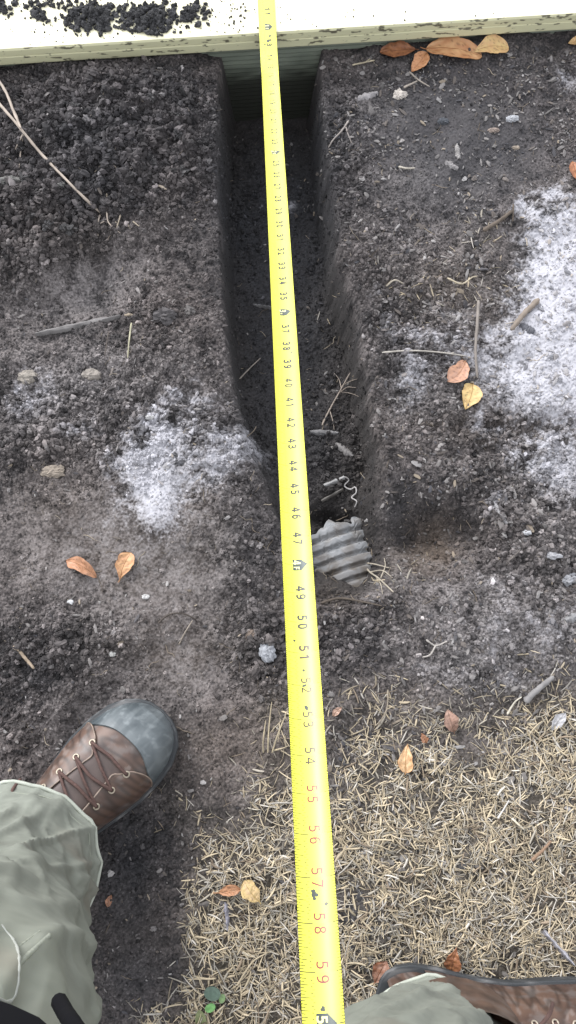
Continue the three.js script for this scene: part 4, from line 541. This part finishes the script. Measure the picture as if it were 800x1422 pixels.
// trousers
const cloth = std({ vertexColors: true, roughness: 0.9 });
function leg(path, folds, seed) { // path: [x, y, z, rx(across), rz] from hem to hip
  const cv = new THREE.CatmullRomCurve3(path.map((p) => V(p[0], p[1], p[2])), false, 'centripetal'), n = path.length - 1, ra = table(path.map((p, i) => [i / n, p[3]])), rb = table(path.map((p, i) => [i / n, p[4]]));
  const P = (s, q, off = 0) => { // s along, q around (0 = +x, 0.25 = -z/front)
    const c = cv.getPoint(clamp(s, 0, 1)), tn = cv.getTangent(clamp(s, 0.001, 0.999)), ex = V(1, 0, 0).addScaledVector(tn, -tn.x).normalize(), ez = ex.clone().cross(tn).normalize(), th = q * Math.PI * 2;
    let k = off; for (const [s0, q00, s1, q11, w, a] of folds) { const wr = Math.round(q - (q00 + q11) / 2), q0 = q00 + wr, q1 = q11 + wr; const dx = s1 - s0, dq = q1 - q0, l2 = dx * dx + dq * dq, t = clamp(((s - s0) * dx + (q - q0) * dq) / l2), ds = s - s0 - dx * t, dd = q - q0 - dq * t, d = (ds * -dq + dd * dx) / Math.sqrt(l2), e = Math.hypot(ds, dd); k += a * Math.exp(-Math.pow(e / w, 2)) * (0.875 + 0.125 * Math.tanh(2 * d / w)); }
    const fn = noise(Math.cos(th) * 1.9 + s * 2.5 + seed, Math.sin(th) * 1.9 + s * 4), fr = Math.exp(-Math.pow(fn / 0.17, 2)); const gn = noise(Math.cos(th) * 2.9 + s * 5 + seed + 9, Math.sin(th) * 2.9 - s * 6); k += (0.0052 * fr + 0.0020 * Math.exp(-Math.pow(gn / 0.14, 2))) * (0.5 + 0.5 * sst(0.0, 0.1, s)); k += 0.005 * noise(s * 9 + seed, Math.cos(th) * 1.6 + Math.sin(th) * 2.1 + seed) + 0.0010 * noise(s * 22 + seed, Math.cos(th) * 3.5 - Math.sin(th) * 3 + s * 7) + 0.0003 * noise(s * 60, Math.cos(th) * 9 + Math.sin(th) * 8);
    if (s < 0.012) k += 0.0015;
    return c.addScaledVector(ex, Math.cos(th) * (ra(s) + k)).addScaledVector(ez, Math.sin(th) * (rb(s) + k)); };
  return P;
}
const clothPaint = (g, sd = 0) => paint(g, (x, y, z) => { const n = fbm(x * 14 + sd, z * 14 + y * 9, 4), m = fbm(x * 120, z * 120 + y * 90, 2), d = sst(0.16, 0.5, fbm(x * 7 + 5 + sd, y * 9 + z * 5, 3)), k = 1 + 0.16 * n + 0.20 * m; return mix3([0.212 * k, 0.224 * k, 0.188 * k], [0.19, 0.175, 0.14], d * 0.75); });
const at3 = (u, v, y, rx, rz) => { const p = level(u, v, y); return [p.x, p.y, p.z, rx, rz]; };
const legL = leg([at3(20, 1203, 0.085, 0.088, 0.086), at3(4, 1236, 0.15, 0.080, 0.078), at3(-20, 1280, 0.25, 0.076, 0.076), at3(-40, 1322, 0.35, 0.081, 0.078), at3(-66, 1368, 0.44, 0.087, 0.084), at3(-105, 1442, 0.53, 0.092, 0.09), at3(-160, 1572, 0.62, 0.096, 0.096), [-0.195, 0.72, 0.265, 0.102, 0.104], [-0.20, 0.84, 0.33, 0.115, 0.12]],
  [[0.0, 0.12, 0.20, 0.03, 0.016, 0.009], [0.0, 0.20, 0.17, 0.12, 0.012, 0.007], [0.0, 0.16, 0.12, 0.08, 0.007, -0.004], [0.02, 0.05, 0.20, -0.05, 0.012, 0.007], [0.02, 0.26, 0.34, 0.12, 0.02, 0.008], [0.05, 0.33, 0.30, 0.28, 0.016, 0.007], [0.30, 0.00, 0.40, 0.22, 0.022, 0.009], [0.42, -0.04, 0.50, 0.16, 0.022, 0.007], [0.46, 0.06, 0.62, 0.24, 0.02, 0.006]], 3);
const legR = leg([at3(604, 1474, 0.085, 0.080, 0.076), at3(594, 1498, 0.17, 0.077, 0.073), at3(572, 1540, 0.3, 0.079, 0.078), at3(545, 1620, 0.42, 0.086, 0.086), [0.045, 0.55, 0.29, 0.094, 0.094], [0.0, 0.68, 0.33, 0.104, 0.104], [-0.06, 0.84, 0.36, 0.115, 0.12]],
  [[0.0, 0.3, 0.12, 0.22, 0.02, 0.008], [0.0, 0.15, 0.14, 0.25, 0.014, 0.006], [0.1, 0.2, 0.3, 0.35, 0.02, 0.007], [0.0, 0.42, 0.2, 0.36, 0.016, 0.006]], 11);
{
  const hemIn = (P) => sheet(8, 120, (a, q) => P(0.002 + a * 0.05, q, -0.003 - a * 0.004));
  const seat = sheet(30, 60, (a, q) => { const th = q * 6.2832, ph = (a - 0.5) * Math.PI; return V(-0.13 + Math.cos(th) * Math.cos(ph) * 0.195, 0.88 + Math.sin(ph) * 0.14, 0.34 + Math.sin(th) * Math.cos(ph) * 0.135); });
  part('trousers', clothPaint(mergeGeometries([sheet(260, 150, (s, q) => legL(s, q)), hemIn(legL), sheet(200, 130, (s, q) => legR(s, q)), hemIn(legR), seat])), cloth, person);
  const line = (P, pts, r, c, name) => part(name, paint(tube(pts.map(([s, q]) => P(s, q, r * (name === 'hem' ? 0.3 : -0.5))), r, 60, 6, 0.15), (x, y, z) => { const n = 1 + 0.25 * noise(x * 500, z * 500 + y * 300); return [c[0] * n, c[1] * n, c[2] * n]; }), cloth, person);
  const ring = (s) => { const o = []; for (let i = 0; i <= 40; i++) o.push([s, i / 40]); return o; };
  for (const P of [legL, legR]) { line(P, ring(0.003), 0.0022, [0.40, 0.42, 0.36], 'hem'); line(P, ring(0.032), 0.0009, [0.25, 0.265, 0.215], 'hem_stitching'); }
  // place details on the left thigh where they are seen
  const seek = (P, u, v) => { let best = null; for (let i = 0; i <= 200; i++) for (let j = 0; j < 120; j++) { const s = i / 200, q = j / 120, p = P(s, q), [a, b, f] = project(p), e = Math.hypot(a - u, b - v) + f * 14; if (!best || e < best[0]) best = [e, s, q]; } return [best[1], best[2]]; };
  const walk = (P, px) => px.map(([u, v]) => seek(P, u, v));
  const seams = [[[[68, 1300], [50, 1320], [24, 1345]], 0.0016, [0.26, 0.275, 0.23]], [[[58, 1293], [36, 1312], [14, 1334]], 0.0009, [0.24, 0.255, 0.21]], [[[24, 1360], [40, 1384], [60, 1404], [78, 1424]], 0.0010, [0.09, 0.095, 0.08]]];
  for (const [px, r, c] of seams) line(legL, walk(legL, px), r, c, 'seam');
  const corner = walk(legL, [[3, 1306], [15, 1318], [19, 1350], [12, 1388], [4, 1396]]).map(([q0, q1]) => V(q0, q1 > 0.5 ? q1 - 1 : q1, 0)); corner.unshift(corner[0].clone().add(V(0, -0.13, 0))); corner.push(corner[5].clone().add(V(0, -0.13, 0)));
  const cent = corner.reduce((a, p) => a.add(p), V(0, 0, 0)).multiplyScalar(1 / corner.length), cc = new THREE.CatmullRomCurve3(corner, true, 'centripetal', 0.3), on = (a, q, o) => { const e = cent.clone().lerp(cc.getPoint(q % 1), a); return legL(e.x, e.y, o); };
  const flap = part('pocket_flap', clothPaint(mergeGeometries([sheet(14, 70, (a, q) => on(a, q, 0.0035)), sheet(2, 70, (a, q) => on(1, q, 0.0035 - 0.0045 * a))]), 2), cloth, person);
  part('frayed_edge', paint(tube(Array.from({ length: 60 }, (_, i) => on(1, i / 60, 0.0033)), (q) => 0.0008 * (1 + 0.6 * noise(q * 90, 3)), 160, 6, 0.6), () => [0.33, 0.34, 0.31]), cloth, flap);
}
{ // black jacket: lower front, open hem, and a hanging strap
  const jm = new THREE.MeshPhysicalMaterial({ color: rgb(0.006, 0.006, 0.0075), roughness: 0.95, specularIntensity: 0.25 });
  const J = (off) => sheet(60, 120, (a, q) => { const th = q * 6.2832, y = lerp(0.72, 1.28, a), f = 0.006 * noise(a * 8, Math.cos(th) * 3 + Math.sin(th) * 2) + 0.002 * noise(a * 20, Math.cos(th) * 9), cx = lerp(-0.2215, -0.12, a), cz = lerp(0.2565, 0.47, a); return V(cx + Math.cos(th) * (0.20 + f + off), y - 0.02 * Math.sin(th) * (1 - a), cz + Math.sin(th) * (0.185 - 0.03 * a + f + off)); });
  const jacket = part('jacket', mergeGeometries([J(0), J(-0.006)]), jm, person);
  const seen = (u, v, y) => level(u, v, y), pts = [seen(80, 1385, 0.66), seen(84, 1394, 0.665), seen(92, 1408, 0.675), seen(104, 1426, 0.69), seen(128, 1462, 0.70), seen(140, 1540, 0.71)];
  part('strap', tube(pts, (q) => 0.0038 * (q < 0.04 ? 0.8 : 1), 40, 10, 0.06), jm, jacket);
}
renderer.render(scene, camera);
